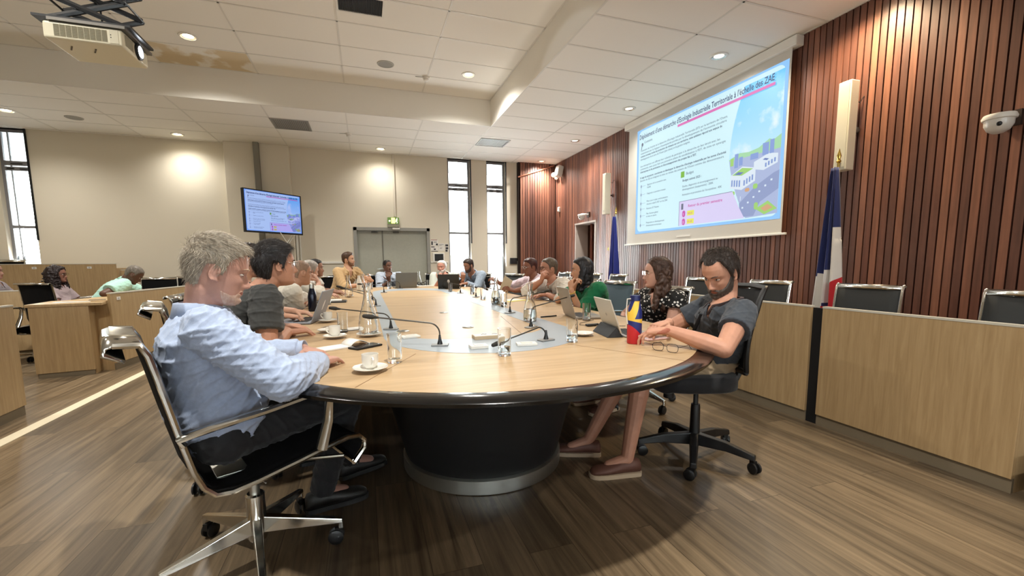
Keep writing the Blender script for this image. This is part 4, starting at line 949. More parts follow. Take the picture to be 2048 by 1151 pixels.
# ================================================================ CHAIRS
M_mesh = mat('black seat mesh', (16, 16, 17), .85, spec=.15, bump=.5, bscale=900)
M_meshg = mat('dark grey seat mesh', (74, 76, 76), .85, spec=.15, bump=.5, bscale=900)
M_meshb = mat('blue grey seat mesh', (104, 122, 136), .75, bump=.5, bscale=900)
def chair_parts(root, tilt=0, mesh=M_mesh, top_only=False, base_az=0, seat_z=.45, shift=0, big=False):
    """swivel chair: forward +Y; polished side rails that curl at head and knee"""
    dz = seat_z-.45
    prof = [(-.485, .905), (-.492, .93), (-.475, .95), (-.44, .955), (-.40, .945), (-.368, .91), (-.345, .84), (-.315, .73), (-.28, .61), (-.25, .52), (-.232, .46), (-.205, .425), (-.16, .415), (-.08, .42), (.04, .435), (.16, .452), (.235, .46), (.28, .452), (.30, .425), (.295, .395), (.25, .352)]
    if not big: prof[:6] = [(-.455, .930), (-.46, .94), (-.45, .948), (-.42, .948), (-.392, .938), (-.368, .91)]
    prof = [((-.25+(y+.25)*.45-(.04 if big and z > .92 and y < -.43 else 0) if z > .52 else y), z+dz) for y, z in prof]
    Mt = Matrix.Translation((0, shift, .40)) @ Matrix.Rotation(R(tilt), 4, 'X') @ Matrix.Translation((0, 0, -.40))
    hw = .235
    if top_only: prof = prof[:11]
    s0 = 4; sub = prof[s0:]
    rows = [[(x, y-.018*(1-(x/hw)**2)*(1 if z > .5+dz else .0), z-(.018*(1-(x/hw)**2) if z <= .5+dz else 0)) for x in (-hw, -hw*.6, -hw*.2, hw*.2, hw*.6, hw)] for y, z in sub]
    mb = MB().loft(rows, cap=False, closed=False).xf(Mt); o = mb.build('seat_mesh', mesh, root, smooth=60, fixn=False); sd = o.modifiers.new('s', 'SOLIDIFY'); sd.thickness = .005; sd.offset = 0
    for s in (-1, 1):
        MB().tube([(s*(hw+.004), y, z) for y, z in prof[3:]], .010 if big else .0075, 8, flat=1.35, up=(1, 0, 0)).xf(Mt).build('side_rail', M_chrome, root)
    # rolled head bar
    hp = prof[:6]; rows = [[(-hw-.012, y, z), (hw+.012, y, z)] for y, z in hp]
    o = MB().loft(rows, cap=False, closed=False).xf(Mt).build('head_bar', M_chrome, root, smooth=60, fixn=False); sd = o.modifiers.new('s', 'SOLIDIFY'); sd.thickness = .009 if big else .005; sd.offset = 0
    if top_only: return
    y, z = prof[-1]; MB().tube([(-hw-.004, y, z), (hw+.004, y, z)], .012, 8).xf(Mt).build('knee_bar', M_chrome, root)
    MB().tube([(0, y, z), (0, .06, .375+dz)], [.012, .014], 8).tube([(-.16, y, z), (-.03, .03, .37+dz)], .008, 8).tube([(.16, y, z), (.03, .03, .37+dz)], .008, 8).xf(Mt).build('strut', M_chrome, root)
    for s in (-1, 1):
        x = s*(hw+.022)
        pa = [(s*(hw+.008), -.262, .62), (x, -.27, .645), (x+s*.012, -.20, .655), (x+s*.014, -.02, .665), (x+s*.012, .12, .678), (x+s*.01, .165, .672), (x+s*.006, .178, .65), (x, .165, .56), (s*(hw+.012), .13, .455)]
        MB().tube([(p[0], p[1], p[2]+dz) for p in pa], [.010, .012, .013, .013, .013, .012, .011, .013, .016], 8, flat=1.5, up=(0, 1, 0) if 0 else None).xf(Mt).build('armrest', M_chrome, root)
    MB().box((0, -.02, .385+dz), (.16, .22, .03)).tube([(.02, -.02, .38), (.10, .02, .33)], .004, 6).build('tilt_mechanism', M_satin, root, smooth=None, bevel=.006)
    MB().tube([(0, 0, .22), (0, 0, .38+dz)], .018, 16, up=(0, 1, 0)).build('gas_lift', M_satin, root)
    MB().lathe([(.03, .07), (.034, .08), (.034, .255), (.028, .262), (.018, .262)], n=28).build('column', M_chrome, root)
    for k in range(5):
        a = base_az+2*PI*k/5; Mz = Matrix.Rotation(a, 4, 'Z'); lg = MB()
        lg.loft([[(.025, -.020, .10), (.025, .020, .10), (.025, .016, .165), (.025, -.016, .165)], [(.315, -.013, .088), (.315, .013, .088), (.315, .011, .105), (.315, -.011, .105)]])
        lg.box((.308, 0, .078), (.018, .022, .03)); lg.xf(Mz); leg = lg.build('star_leg', M_chrome, root, smooth=None, bevel=.003)
        cs = MB(); d = .028
        for s in (-1, 1): cs.lathe([(.001, -.008), (.022, -.008), (.030, -.004), (.030, .004), (.022, .008), (.001, .008)], c=(.30-.012, s*.014, .0305), M=Matrix.Rotation(R(90), 3, 'X'), n=20)
        cs.box((.30, 0, .052), (.03, .02, .03)); cs.xf(Mz @ Matrix.Translation((.30, 0, 0)) @ Matrix.Rotation(.9*k, 4, 'Z') @ Matrix.Translation((-.30, 0, 0))); cs.build('castor', M_black, leg)
def chair(x, y, az, label, tilt=0, mesh=M_mesh, group=None, base_az=0, seat_z=.45, z=0, shift=0, big=False):
    t = empty('swivel_chair', (x, y, z), -R(az), label, 'chair', group); chair_parts(t, tilt, mesh, base_az=base_az, seat_z=seat_z, shift=shift, big=big); return t
proto = {}
def chair_copy(x, y, az, label, mesh='k', group=None, z=0):
    if mesh not in proto:
        t = chair(x, y, az, label, 0, {'k': M_mesh, 'g': M_meshg, 'b': M_meshb}[mesh], group, z=z); proto[mesh] = t; return t
    t = copy_tree(proto[mesh]); t.location = (x, y, z); t.rotation_euler = (0, 0, -R(az)); t['label'] = label
    if group: t['group'] = group
    return t
# az: compass direction the chair faces (0 = +Y, 90 = +X)
# ---------------------------------------------------------------- benches
def topstrip(mb): return mb
def bench_panel(p0, p1, label, h=.85, depth=.55, z0=0, number=True, side=1, gap=0, desk=True, nm=('01',), endcap=True):
    """front panel from p0 to p1 (seen side on the right of the walking direction), worktop behind it"""
    a = V((*p0, 0)); b = V((*p1, 0)); d = (b-a); L = d.length; d /= L; n = V((-d.y, d.x, 0))*side
    t = empty('bench_desk', (a.x, a.y, z0), math.atan2(d.y, d.x), label, 'desk'); s = side
    MB().b2((0, 0, .075), (L, s*.03, h-.012)).build('front_panel', M_oak, t, smooth=None, bevel=.002)
    MB().b2((.0, s*.012, 0), (L, s*.03, .075)).build('plinth', M_oakgrey, t, smooth=None)
    MB().b2((0, -s*.002, h-.012), (L, s*.034, h)).build('edge_strip', mat('pale edge strip', (204, 200, 186), .4), t, smooth=None)
    if desk:
        MB().b2((0.0, s*.03, h-.11), (L, s*depth, h-.08)).build('worktop', M_oak, t, smooth=None, bevel=.003)
        for x in (.0, L-.03): MB().b2((x, s*.03, 0), (x+.03, s*(depth-.04), h-.11)).build('side_panel', M_oak, t, smooth=None)
    if number:
        for k, txt in enumerate(nm):
            x = L*(k+.5)/len(nm) if len(nm) > 1 else .13
            if side < 0: x = L-x
            MB().b2((x-.03, -s*.0035, h-.085), (x+.03, -s*.0005, h-.05)).build('number_plate', paper, t, smooth=None)
            Mx = Matrix.Translation((x, -s*.004, h-.078)) @ (Matrix.Rotation(R(90), 4, 'X') if s > 0 else Matrix.Rotation(R(180), 4, 'Z') @ Matrix.Rotation(R(90), 4, 'X'))
            text(txt, .026, ink, t, Mx, 'number', align='CENTER', extrude=.0002)
    return t
# right-hand row (front faces the table)
RX = 2.95
ys = [1.13, 2.11, 2.19, 4.2, 4.26, 6.4, 6.46, 8.1]
labs = ['pale oak bench front nearest on the right, ending at the frame edge', 'second pale oak bench front on the right, behind the man in the polo shirt', 'third pale oak bench front on the right, behind the blue grey chair', 'furthest pale oak bench front on the right, by the doorway']
for i in range(4):
    bench_panel((RX, ys[2*i]), (RX, ys[2*i+1]), labs[i], .835, .55, side=-1, number=False)
o = MB().b2((RX+.02, 2.11, 0), (RX+.05, 2.19, .82)).build('gap_shade', M_dark, smooth=None); tag(o, 'narrow black strip standing in for the shade in the gap between the two nearest right-hand bench fronts', 'shade strip')  # open gap between the benches: its shade is put in as a matt black strip
o = MB().b2((RX+.0, -.6, 0), (RX+.6, 1.08, .2)).build('floor_plinth', mat('dark plinth', (58, 48, 38), .6), smooth=None, bevel=.01); tag(o, 'low dark plinth at the right edge of the frame beyond the bench', 'plinth')
# left rows
bench_panel((-2.44, 1.0), (-2.56, 4.33), 'oak bench front cut by the left edge of the frame', .86, .55, side=1, number=False)
bench_panel((-2.66, 5.88), (-2.36, 8.6), 'oak bench front with a number plate, in front of the man in the mint shirt', .855, .5, side=1, nm=('02',))
bench_panel((-2.35, 8.66), (-2.30, 9.9), 'further oak bench front behind the head of the grey haired man', .855, .5, side=1, nm=('01',))
# low side cabinet unit seen end-on
t = empty('side_cabinet', (-3.24, 5.66, 0), R(8), 'low oak end cabinet with papers on top, before the man in the mint shirt', 'cabinet')
MB().b2((0, 0, .05), (.46, .03, .735)).build('end_panel', M_oak, t, smooth=None, bevel=.002)
MB().b2((0.01, .01, 0), (.45, .03, .05)).build('plinth', M_oakgrey, t, smooth=None)
MB().b2((-.02, -.01, .735), (.57, .55, .765)).build('worktop', M_oak, t, smooth=None, bevel=.004)
MB().b2((.43, .031, .0), (.46, .5, .735)).b2((0, .031, 0), (.03, .5, .735)).build('side_panel', M_oak, t, smooth=None)
MB().b2((.47, .2, .05), (.56, .25, .734)).build('grille', mat('dark slotted grille', (34, 28, 22), .7, noise_amt=.5, nscale=60), t, smooth=None)
q = V((-3.0, 5.92, 0)); o = MB().box((q.x, q.y, .768), (.3, .21, .004), az=.2).build('document', paper, smooth=None); tag(o, 'white sheets on top of the low oak end cabinet', 'papers')
o = MB().box((q.x+.16, q.y+.1, .774), (.14, .07, .008), az=.4).build('phone', M_black, smooth=None, bevel=.002); tag(o, 'dark phone on the papers on the low oak end cabinet', 'phone')
bench_panel((-5.4, 6.6), (-3.95, 7.35), 'oak bench front behind the leftmost black chair', .85, .4, side=1, number=False)
# raised back bench
o = struct(MB().b2((XL, 9.25, 0), (-3.6, YF-.01, .32)).build('floor_step', mat('step brown', (96, 78, 58), .6), smooth=None))
bench_panel((-6.9, 9.2), (-4.04, 9.2), 'long raised oak bench front with two number plates along the back wall', 1.19, .45, side=1, nm=('11', '10', '09', '08'))
bench_panel((-4.02, 9.3), (-3.85, 9.3), 'short lower oak end piece beside the raised back bench', 1.08, .3, side=1, number=False, desk=False)
bench_panel((-3.83, 10.0), (-2.62, 10.0), 'low oak panel along the back wall behind the man in the mint shirt', .80, .2, side=1, number=False, desk=False)
# ================================================================ FLAGS
def flag(px, zt, zb, label, kind):
    x, y = px; t = wthing('flag', (x, y, 0), label, 'flag')
    MB().tube([(0, 0, .02), (0, 0, zt+.02)], .012, 10, up=(0, 1, 0)).build('pole', mat('pale pole', (176, 178, 176), .35, .6) if kind == 'eu' else mat('gilt pole', (170, 140, 70), .3, .8), t)
    MB().lathe([(.10, 0), (.11, .01), (.10, .03), (.03, .05), (.014, .07)], n=24).build('foot', M_black, t)
    MB().lathe([(.01, 0), (.022, .02), (.012, .04), (.02, .07), (.001, .14)], c=(0, 0, zt+.01), n=16).build('finial', mat('gilt', (190, 160, 80), .25, .9), t)
    nu, nv = 40, 44; rows = []
    for j in range(nv+1):
        v = j/nv; z = zt-.03-(zt-.03-zb)*v
        wdt = (.05+.145*v**.8) if kind == 'fr' else (.05+.17*v**.7)
        row = []
        for i in range(nu+1):
            u = i/nu
            yy = .0+(.5-u)*2*wdt*.55+.012*math.sin(u*9+v*2)
            xx = -.02-.045*math.sin(u*PI*5+v*1.3)*(.45+.55*v)-.03*math.sin(u*PI)
            zz = z-.10*(u)*(v)*math.sin(u*4) if v > .5 else z
            row.append((xx, yy, zz))
        rows.append(row)
    mb = MB().loft(rows, cap=False, closed=False); me = mb.mesh('cloth', 60, False)
    ms = [mat('flag blue', (26, 40, 98), .8, sheen=.3), mat('flag white', (232, 230, 226), .8, sheen=.3), mat('flag red', (202, 34, 46), .8, sheen=.3)] if kind == 'fr' else [mat('flag royal blue', (18, 34, 120), .8, sheen=.3)]
    o = bpy.data.objects.new('cloth', me); C.objects.link(o); o.parent = t
    for m in ms: me.materials.append(m)
    if kind == 'fr':
        for p in me.polygons:
            i = p.index % nu; j = p.index//nu; u = (i+.5)/nu; v = (j+.5)/nv
            # u = 0 left in the picture (far side), 1 right (near side)
            if v < .40: k = 0
            elif u > .60: k = 1 if v < .80 else 2
            else: k = 1 if v > .72+.25*(.6-u)-.12*(1-u) and not (v > .9 and u > .45) else 0
            if v > .93 and u > .42: k = 2
            p.material_index = k
    sd = o.modifiers.new('s', 'SOLIDIFY'); sd.thickness = .0015
    if kind == 'eu':
        sp = []
        for k in range(10):
            a = PI/2+k*PI/5; r = .035 if k % 2 == 0 else .014; sp.append((r*math.cos(a)*.7, r*math.sin(a)))
        MB().prism(sp, -.002, .002).xf(Matrix(((0, 0, 1, -.115), (-1, 0, 0, .06), (0, 1, 0, zt-.03-(zt-.03-zb)*.46), (0, 0, 0, 1)))).build('star', mat('flag yellow', (246, 214, 60), .6), t, smooth=None)
fx = XR-.28
q = atX(1672, 340, fx); q1 = atX(1660, 612, fx)
flag((fx, q.y-.02), atX(1672, 330, fx).z, q1.z-.05, 'draped blue, white and red flag on a pole against the slatted wall', 'fr')
q = atX(1229, 440, fx); flag((fx, q.y-.05), atX(1231, 430, fx).z, atX(1220, 570, fx).z, 'draped blue flag with a yellow star left of the projection screen', 'eu')
# ================================================================ CHAIR PLACES
chair(-.45, 1.85, 65, 'polished frame mesh chair of the grey haired man, nearest on the left', tilt=4, base_az=R(-4+65), shift=.05, big=True)
chair(-.69, 2.74, 70, 'mesh chair of the man in the dark grey T-shirt', base_az=R(20), big=True)
chair(-.92, 3.62, 85, 'mesh chair of the dark haired person at the open grey laptop')
chair_copy(-.98, 4.55, 85, 'mesh chair of the balding man in the white shirt with folded arms')
chair_copy(-.98, 5.45, 90, 'mesh chair of the grey haired man resting his head on his hand')
chair_copy(-.96, 6.25, 95, 'mesh chair furthest up the left side, mostly hidden behind the men in white shirts')
chair_copy(-.50, 7.98, 140, 'black mesh chair of the man in the beige shirt')
chair_copy(.10, 8.45, 172, 'empty black mesh chair between the man in beige and the man in pale blue')
chair_copy(.52, 8.95, 180, 'black mesh chair of the man in pale blue at the far end')
chair_copy(1.35, 8.75, 190, 'black mesh chair of the white haired bearded man')
chair_copy(1.98, 8.2, 215, 'black mesh chair of the man leaning forward by the windows')
chair_copy(2.28, 7.35, 245, 'empty grey mesh chair in front of the right-hand narrow window', 'g')
chair_copy(2.42, 6.5, 262, 'empty grey mesh chair beside the man in the pink shirt', 'g')
chair_copy(2.30, 5.5, 268, 'mesh chair of the man in the pink shirt', 'g')
chair_copy(2.28, 4.75, 268, 'mesh chair of the man in the white shirt on the right', 'g')
chair_copy(2.24, 3.96, 262, 'blue grey mesh chair of the woman in green', 'b')
chair(2.06, 2.95, 262, 'polished frame mesh chair of the woman in the spotted blouse', base_az=R(35))
gx = 3.62
for y, lab in ((1.48, 'grey mesh chair behind the right-hand bench, cut by the right edge of the frame'), (2.43, 'grey mesh chair behind the nearest right-hand bench, right of the tricolour flag'), (3.38, 'grey mesh chair behind the bench, left of the tricolour flag'), (4.30, 'grey mesh chair behind the bench, behind the head of the man in the polo shirt'), (6.2, 'grey mesh chair behind the bench beside the blue flag with the star'), (7.0, 'grey mesh chair behind the bench, just behind the woman in green'), (8.2, 'furthest grey mesh chair behind the bench, by the doorway')):
    chair_copy(gx, y, -90+random.uniform(-5, 5), lab, 'g')
chair_copy(-4.12, 6.55, 34, 'black mesh chair at the left behind the low oak end cabinet', group=None)
chair_copy(-3.62, 7.0, 26, 'black mesh chair just left of the man in the mint shirt')
chair_copy(-4.1, 8.25, 70, 'black mesh chair beside the curly haired woman, in front of the raised bench')
chair_copy(-3.2, 8.55, 160, 'black mesh chair right of the man in the mint shirt')
chair_copy(-3.0, 9.2, 170, 'black mesh chair behind the head of the grey haired man, by the back wall')
chair_copy(-6.0, 9.85, 180, 'black mesh chair on the raised step below the far left window', z=.32)
# black task chair
def task_chair(x, y, az, label, base_az=0):
    t = empty('task_chair', (x, y, 0), -R(az), label, 'chair'); bm_ = mat('task mesh', (18, 19, 21), .8, bump=.6, bscale=700)
    sp = []
    for k in range(9):
        z = .56+.43*k/8; yb = -.175-.035*math.sin(k/8*PI)*-1-.075*(k/8)**1.5; w = .20+.03*math.sin(k/8*PI)+(.0 if k < 7 else -.01)
        sp.append((w, yb, z))
    rows = [[(w*u, yb-.045*(1-u*u), z) for u in (-1, -.7, -.35, 0, .35, .7, 1)] for w, yb, z in sp]
    o = MB().loft(rows, cap=False, closed=False).build('back_mesh', bm_, t, smooth=60, fixn=False); sd = o.modifiers.new('s', 'SOLIDIFY'); sd.thickness = .006
    pth = [(-w, yb, z) for w, yb, z in sp]+[(-.17, sp[-1][1]-.02, 1.005), (0, sp[-1][1]-.05, 1.01), (.17, sp[-1][1]-.02, 1.005)]+[(w, yb, z) for w, yb, z in reversed(sp)]+[(.17, -.19, .545), (0, -.21, .535), (-.17, -.19, .545), (-sp[0][0], sp[0][1], sp[0][2])]
    MB().tube(pth, .013, 8, flat=1.3).build('back_frame', M_black, t)
    MB().tube([(0, -.23, .68), (0, -.25, .55), (0, -.2, .44), (0, -.05, .42)], [.018, .028, .03, .03], 10, flat=1.4).build('back_support', M_black, t)
    cu = [];
    for k in range(7):
        z = (.455, .45, .46, .50, .53, .535, .53)[k]; s = (.80, .94, 1.0, 1.0, .97, .90, .5)[k]
        ring = []
        for i in range(32):
            a = 2*PI*i/32; ring.append((.245*s*abs(math.cos(a))**.6*(1 if math.cos(a) > 0 else -1), .06+.235*s*abs(math.sin(a))**.6*(1 if math.sin(a) > 0 else -1), z-(.012*(math.sin(a) > .6))))
        cu.append(ring)
    MB().loft(cu).build('seat', mat('seat fabric', (16, 16, 18), .9, sheen=.1), t, smooth=60)
    MB().box((0, 0, .435), (.2, .24, .04)).cyl((.0, .16, .36), .03, .07).build('mechanism', M_black, t, smooth=None, bevel=.005)
    MB().tube([(.08, -.02, .42), (.2, -.06, .39), (.25, -.09, .33)], [.006, .008, .016], 8).build('lever', M_black, t)
    MB().cyl((0, 0, .2), .014, .24).lathe([(.028, .07), (.03, .09), (.026, .30), (.024, .32), (.014, .32)]).build('gas_lift', M_black, t)
    for k in range(5):
        a = base_az+2*PI*k/5; Mz = Matrix.Rotation(a, 4, 'Z'); lg = MB()
        lg.loft([[(.02, -.026, .08), (.02, .026, .08), (.02, .022, .15), (.02, -.022, .15)], [(.18, -.022, .085), (.18, .022, .085), (.18, .018, .135), (.18, -.018, .135)], [(.325, -.018, .068), (.325, .018, .068), (.325, .014, .098), (.325, -.014, .098)]])
        leg = lg.xf(Mz).build('star_leg', M_black, t, smooth=None, bevel=.005); cs = MB()
        for s in (-1, 1): cs.lathe([(.001, -.009), (.022, -.009), (.030, -.005), (.030, .005), (.022, .009), (.001, .009)], c=(-.014, s*.015, .0305), M=Matrix.Rotation(R(90), 3, 'X'), n=20)
        cs.box((-.004, 0, .05), (.03, .022, .04)).xf(Mz @ Matrix.Translation((.312, 0, 0)) @ Matrix.Rotation(1.3*k, 4, 'Z')); cs.build('castor', M_black, leg)
    return t
task_chair(1.80, 1.99, -72, 'black task chair with mesh back of the man in the polo shirt', base_az=R(-72+156))
# ================================================================ PEOPLE
def interp(z, tab, col):
    return np.interp(z, [r[0] for r in tab], [r[col] for r in tab])
HEADT = [  # z, front, back, half width, y of widest point
    (-.122, .052, .000, .012, .03), (-.118, .070, .008, .026, .03), (-.110, .080, -.012, .040, .02), (-.098, .0855, -.032, .050, .012), (-.085, .0855, -.048, .0565, .006), (-.070, .0865, -.062, .062, .002),
    (-.055, .0865, -.074, .0660, .0), (-.035, .0870, -.086, .0700, 0), (-.015, .0855, -.094, .0735, -.002), (.000, .0845, -.098, .0755, -.004), (.015, .0895, -.101, .0770, -.006), (.035, .0905, -.102, .0775, -.010),
    (.055, .0875, -.100, .0765, -.012), (.075, .0790, -.094, .0725, -.014), (.092, .0640, -.083, .0650, -.015), (.105, .0450, -.066, .0520, -.015), (.114, .0240, -.045, .0360, -.015), (.119, .000, -.025, .016, -.014)]
def head_grid(nu=72, nv=64, jaw=1.0, nose=1.0, fem=0.0, off=None):
    t = np.linspace(0, 1, nv); z = -.122+.241*(.5-.5*np.cos(PI*t))*.55+.241*t*.45
    u = np.linspace(0, 2*PI, nu, endpoint=False)
    Z, U = np.meshgrid(z, u, indexing='ij')
    yf, yb, w, yc = (interp(Z, HEADT, k) for k in (1, 2, 3, 4))
    low = np.clip((-.02-Z)/.09, 0, 1); w = w*(1+(jaw-1)*low)*(1-.05*fem*low)
    s, c = np.sin(U), np.cos(U)
    e = .88
    X = w*np.sign(s)*np.abs(s)**.92
    Y = np.where(c > 0, yc+(yf-yc)*np.abs(c)**e, yc-(yc-yb)*np.abs(c)**.95)
    fr = np.clip(c, 0, 1)**.5*(c > 0)
    g = lambda x0, z0, sx, sz: np.exp(-((X-x0)/sx)**2-((Z-z0)/sz)**2)
    nz = interp(Z, [(-.060, 0), (-.0535, .003), (-.050, .015), (-.044, .0255), (-.038, .0265), (-.030, .0225), (-.018, .0150), (-.006, .0090), (.004, .0065), (.018, .003), (.03, 0)] if 0 else [(-.060, 0), (-.0535, .003), (-.050, .015), (-.044, .0255), (-.038, .0265), (-.030, .0225), (-.018, .0150), (-.006, .0090), (.004, .0065), (.018, .003), (.03, 0)], 1)
    nw = interp(Z, [(-.06, .012), (-.045, .0115), (-.035, .0095), (-.02, .0078), (0, .0075), (.02, .012)], 1)
    d = nose*nz*np.exp(-(X/nw)**2)
    for sx in (-1, 1):
        d += nose*.0085*g(sx*.0135, -.045, .0065, .0075)                 # wings of the nose
        d += -.0105*g(sx*.031, .001, .0165, .0115)-.004*g(sx*.016, .003, .008, .012)   # sockets
        d += .0065*g(sx*.031, -.0005, .0115, .0085)                      # closed lid bulge
        d += (.0045-.003*fem)*g(sx*.026, .0205, .022, .0065)             # brow
        d += .0045*g(sx*.047, -.026, .016, .014)                         # cheek
        d += -.003*g(sx*.030, -.060, .009, .020)                         # cheek hollow
        d += -.0022*g(sx*.033, -.0125, .012, .0035)                      # under the eye
    d += .0050*g(0, -.0645, .021, .0042)+.0058*g(0, -.0745, .018, .0046)-.0036*g(0, -.0695, .024, .0016)
    d += -.0042*g(0, -.0845, .020, .0055)+.0050*g(0, -.102, .018, .011)
    d += -.0015*g(0, -.0565, .003, .004)
    Y = Y+d*fr
    P = np.stack([X, Y, Z], -1)
    return P, U
def grid_mb(P):
    mb = MB(); nv, nu = P.shape[:2]
    mb.loft([[tuple(p) for p in P[j]] for j in range(nv)]); return mb
def ear(mb, s):
    for k in range(1):
        rim = []; rs = []
        for i in range(15):
            a = R(-100+290*i/14); rim.append(V((s*(.0795+.008*max(0, -math.cos(a-.3))), -.006-.015*math.cos(a)*1.0-.006*math.sin(a)*-.3, .0-.008+.027*math.sin(a)))); rs.append(.0040 if i < 13 else .005)
        mb.tube(rim, rs, 7)
    mb.ball((s*.0775, -.004, -.009), (.0045, .013, .023), Matrix.Rotation(R(8), 3, 'X'))
    mb.ball((s*.078, .004, -.033), (.0045, .007, .009))
    mb.ball((s*.079, .008, -.012), (.004, .004, .006))
def shell(P, U, zth, thick, noise_amp=.002, nscale=45, seed=0, top=None, stretch=(1, 1, .35), neg=-.006, soft=.012):
    """closed hair/beard shell: thick where allowed, sunk below the skin elsewhere"""
    X, Y, Z = P[..., 0], P[..., 1], P[..., 2]
    a = np.degrees(np.abs(np.where(U > PI, U-2*PI, U)))
    zt = np.interp(a, [t[0] for t in zth], [t[1] for t in zth])
    m = np.clip((Z-zt)/soft, -1, 1)
    if top is not None:
        tt = np.interp(a, [t[0] for t in top], [t[1] for t in top]); m = np.minimum(m, np.clip((tt-Z)/soft, -1, 1))
    th = np.interp(a, [t[0] for t in thick], [t[1] for t in thick])
    if len(thick[0]) > 2:
        th2 = np.interp(a, [t[0] for t in thick], [t[2] for t in thick]); k = np.clip((Z-.03)/.07, 0, 1); th = th*(1-k)+th2*k
    C0 = np.array([0, -.005, .01 if top is None else -.03]); N = P-C0; N = N/np.linalg.norm(N, axis=-1, keepdims=True)
    out = np.empty_like(P)
    for j in range(P.shape[0]):
        for i in range(P.shape[1]):
            p = P[j, i]; n = noise.noise(V((p[0]*nscale*stretch[0]+seed, p[1]*nscale*stretch[1], p[2]*nscale*stretch[2])))*noise_amp+noise.noise(V((p[0]*nscale*3+seed, p[1]*nscale*3, p[2]*nscale*1.2)))*noise_amp*.6
            mm = m[j, i]
            o = (th[j, i]*(max(mm, 0)**.5)+n*max(mm, 0)) if mm > 0 else neg*min(1, -mm*2)
            if mm <= 0: o = min(o, -.0008)
            out[j, i] = p+N[j, i]*o
    return out
def strands(mb, P, mask, n, flow, length=.03, r=.0006, lift=.004, seed=1):
    rnd = random.Random(seed); nv, nu = P.shape[:2]; idx = np.argwhere(mask); C0 = V((0, -.005, .01))
    if not len(idx): return
    for k in range(n):
        j, i = idx[rnd.randrange(len(idx))]; p = V(P[j, i]); nrm = (p-C0).normalized()
        f = V(flow(p)); f = (f-nrm*f.dot(nrm)+V((rnd.gauss(0, .25), rnd.gauss(0, .25), rnd.gauss(0, .25)))).normalized()
        s = f.cross(nrm).normalized(); L = length*rnd.uniform(.6, 1.2); q = p-nrm*.001
        pts = []
        for t in (0, .35, .7, 1): pts.append(q+f*L*t+nrm*lift*(math.sin(t*PI*.6)*rnd.uniform(.7, 1.3)-.9*t*t*(1-.0)*.6)-nrm*(L*t)**2*4.5)
        k0 = len(mb.v)
        for t, pp in enumerate(pts):
            w = r*(1.0, .9, .6, .1)[t]; mb.v += [pp+s*w, pp-s*w, pp+nrm*w*.8]
        for t in range(3):
            a = k0+t*3
            for e in range(3): mb.f.append((a+e, a+(e+1) % 3, a+3+(e+1) % 3, a+3+e))
def hairmat(name, c, c2=None, rough=.45):
    if name in MATS: return MATS[name]
    c2 = c2 or tuple(min(255, int(x*1.5+8)) for x in c)
    m = wood(name, c, c2, rough, (60, 60, 14), spec=.35); return m
def skinmat(name, c, lip=None):
    if name in MATS: return MATS[name]
    g_ = sum(c)/3; c = tuple(int(x*.82+g_*.18) for x in c)
    m = mat(name, c, .5, spec=.35, noise_amt=.05, nscale=30, bump=.12, bscale=260, sss=.06)
    return m
def ortho(f, up=V((0, 0, 1))):
    f = V(f).normalized(); r = f.cross(up).normalized(); u = r.cross(f).normalized(); return f, r, u
def ik(S_, W, L1, L2, hint):
    d = W-S_; L = d.length; L = min(max(L, abs(L1-L2)+.01), L1+L2-.005); dn = d.normalized()
    a = (L1*L1-L2*L2+L*L)/(2*L); h = math.sqrt(max(L1*L1-a*a, 0)); hv = (hint-S_)-dn*(hint-S_).dot(dn)
    if hv.length < 1e-4: hv = V((0, 0, -1))
    E_ = S_+dn*a+hv.normalized()*h
    return E_, S_+dn*L
def hand(mb, W, d, n, s=1.0, side=1, curl=(.3, .35, .4, .45), thumb=.5, spread=.08, grip=1.0):
    """W wrist, d direction of the hand, n back-of-hand normal; side=+1 if the thumb lies towards d x n"""
    d = V(d).normalized(); n = V(n); n = (n-d*n.dot(d)).normalized(); t = d.cross(n)*side
    B = Matrix((t, d, n)).transposed()
    def wp(x, y, z): return W+B @ V((x*s, y*s, z*s))
    mb.loft([[wp(a*x, y, z0+c*h) for a, c in ((-1, -.6), (-1, .5), (-.5, 1), (.5, 1), (1, .5), (1, -.6), (.5, -1), (-.5, -1))] for y, x, h, z0 in ((-.02, .022, .018, 0), (.01, .027, .018, .0), (.045, .036, .016, .001), (.078, .040, .013, .001), (.092, .037, .010, 0))])
    bx = (.030, .010, -.010, -.029); ln = ((.040, .024, .019), (.044, .028, .020), (.041, .026, .019), (.033, .020, .017)); rr = (.0092, .0094, .0088, .0080)
    for k in range(4):
        p = wp(bx[k], .084-(.004 if k in (0, 3) else 0)-(.006 if k == 3 else 0), 0); ang = 0; c = curl[k]; sp = spread*(1.5-k)
        for q in range(3):
            ang += c*(.8, 1.1, .7)[q]*grip
            dv = B @ V((math.sin(sp)*math.cos(ang), math.cos(sp)*math.cos(ang), -math.sin(ang))); p2 = p+dv*ln[k][q]*s
            mb.cap(p, p2, rr[k]*s*(1, .93, .86)[q], rr[k]*s*(.93, .86, .76)[q], 8); p = p2
    p = wp(.024, .018, -.004); th = thumb
    for q, (l, r0, r1, o) in enumerate(((.042, .013, .0115, .75), (.032, .011, .0098, .5), (.025, .0098, .008, .35))):
        dv = B @ V((math.sin(o+.15), math.cos(o+.15), -th*.6-(.2*q*th))).normalized(); p2 = p+dv*l*s; mb.cap(p, p2, r0*s, r1*s, 8); p = p2
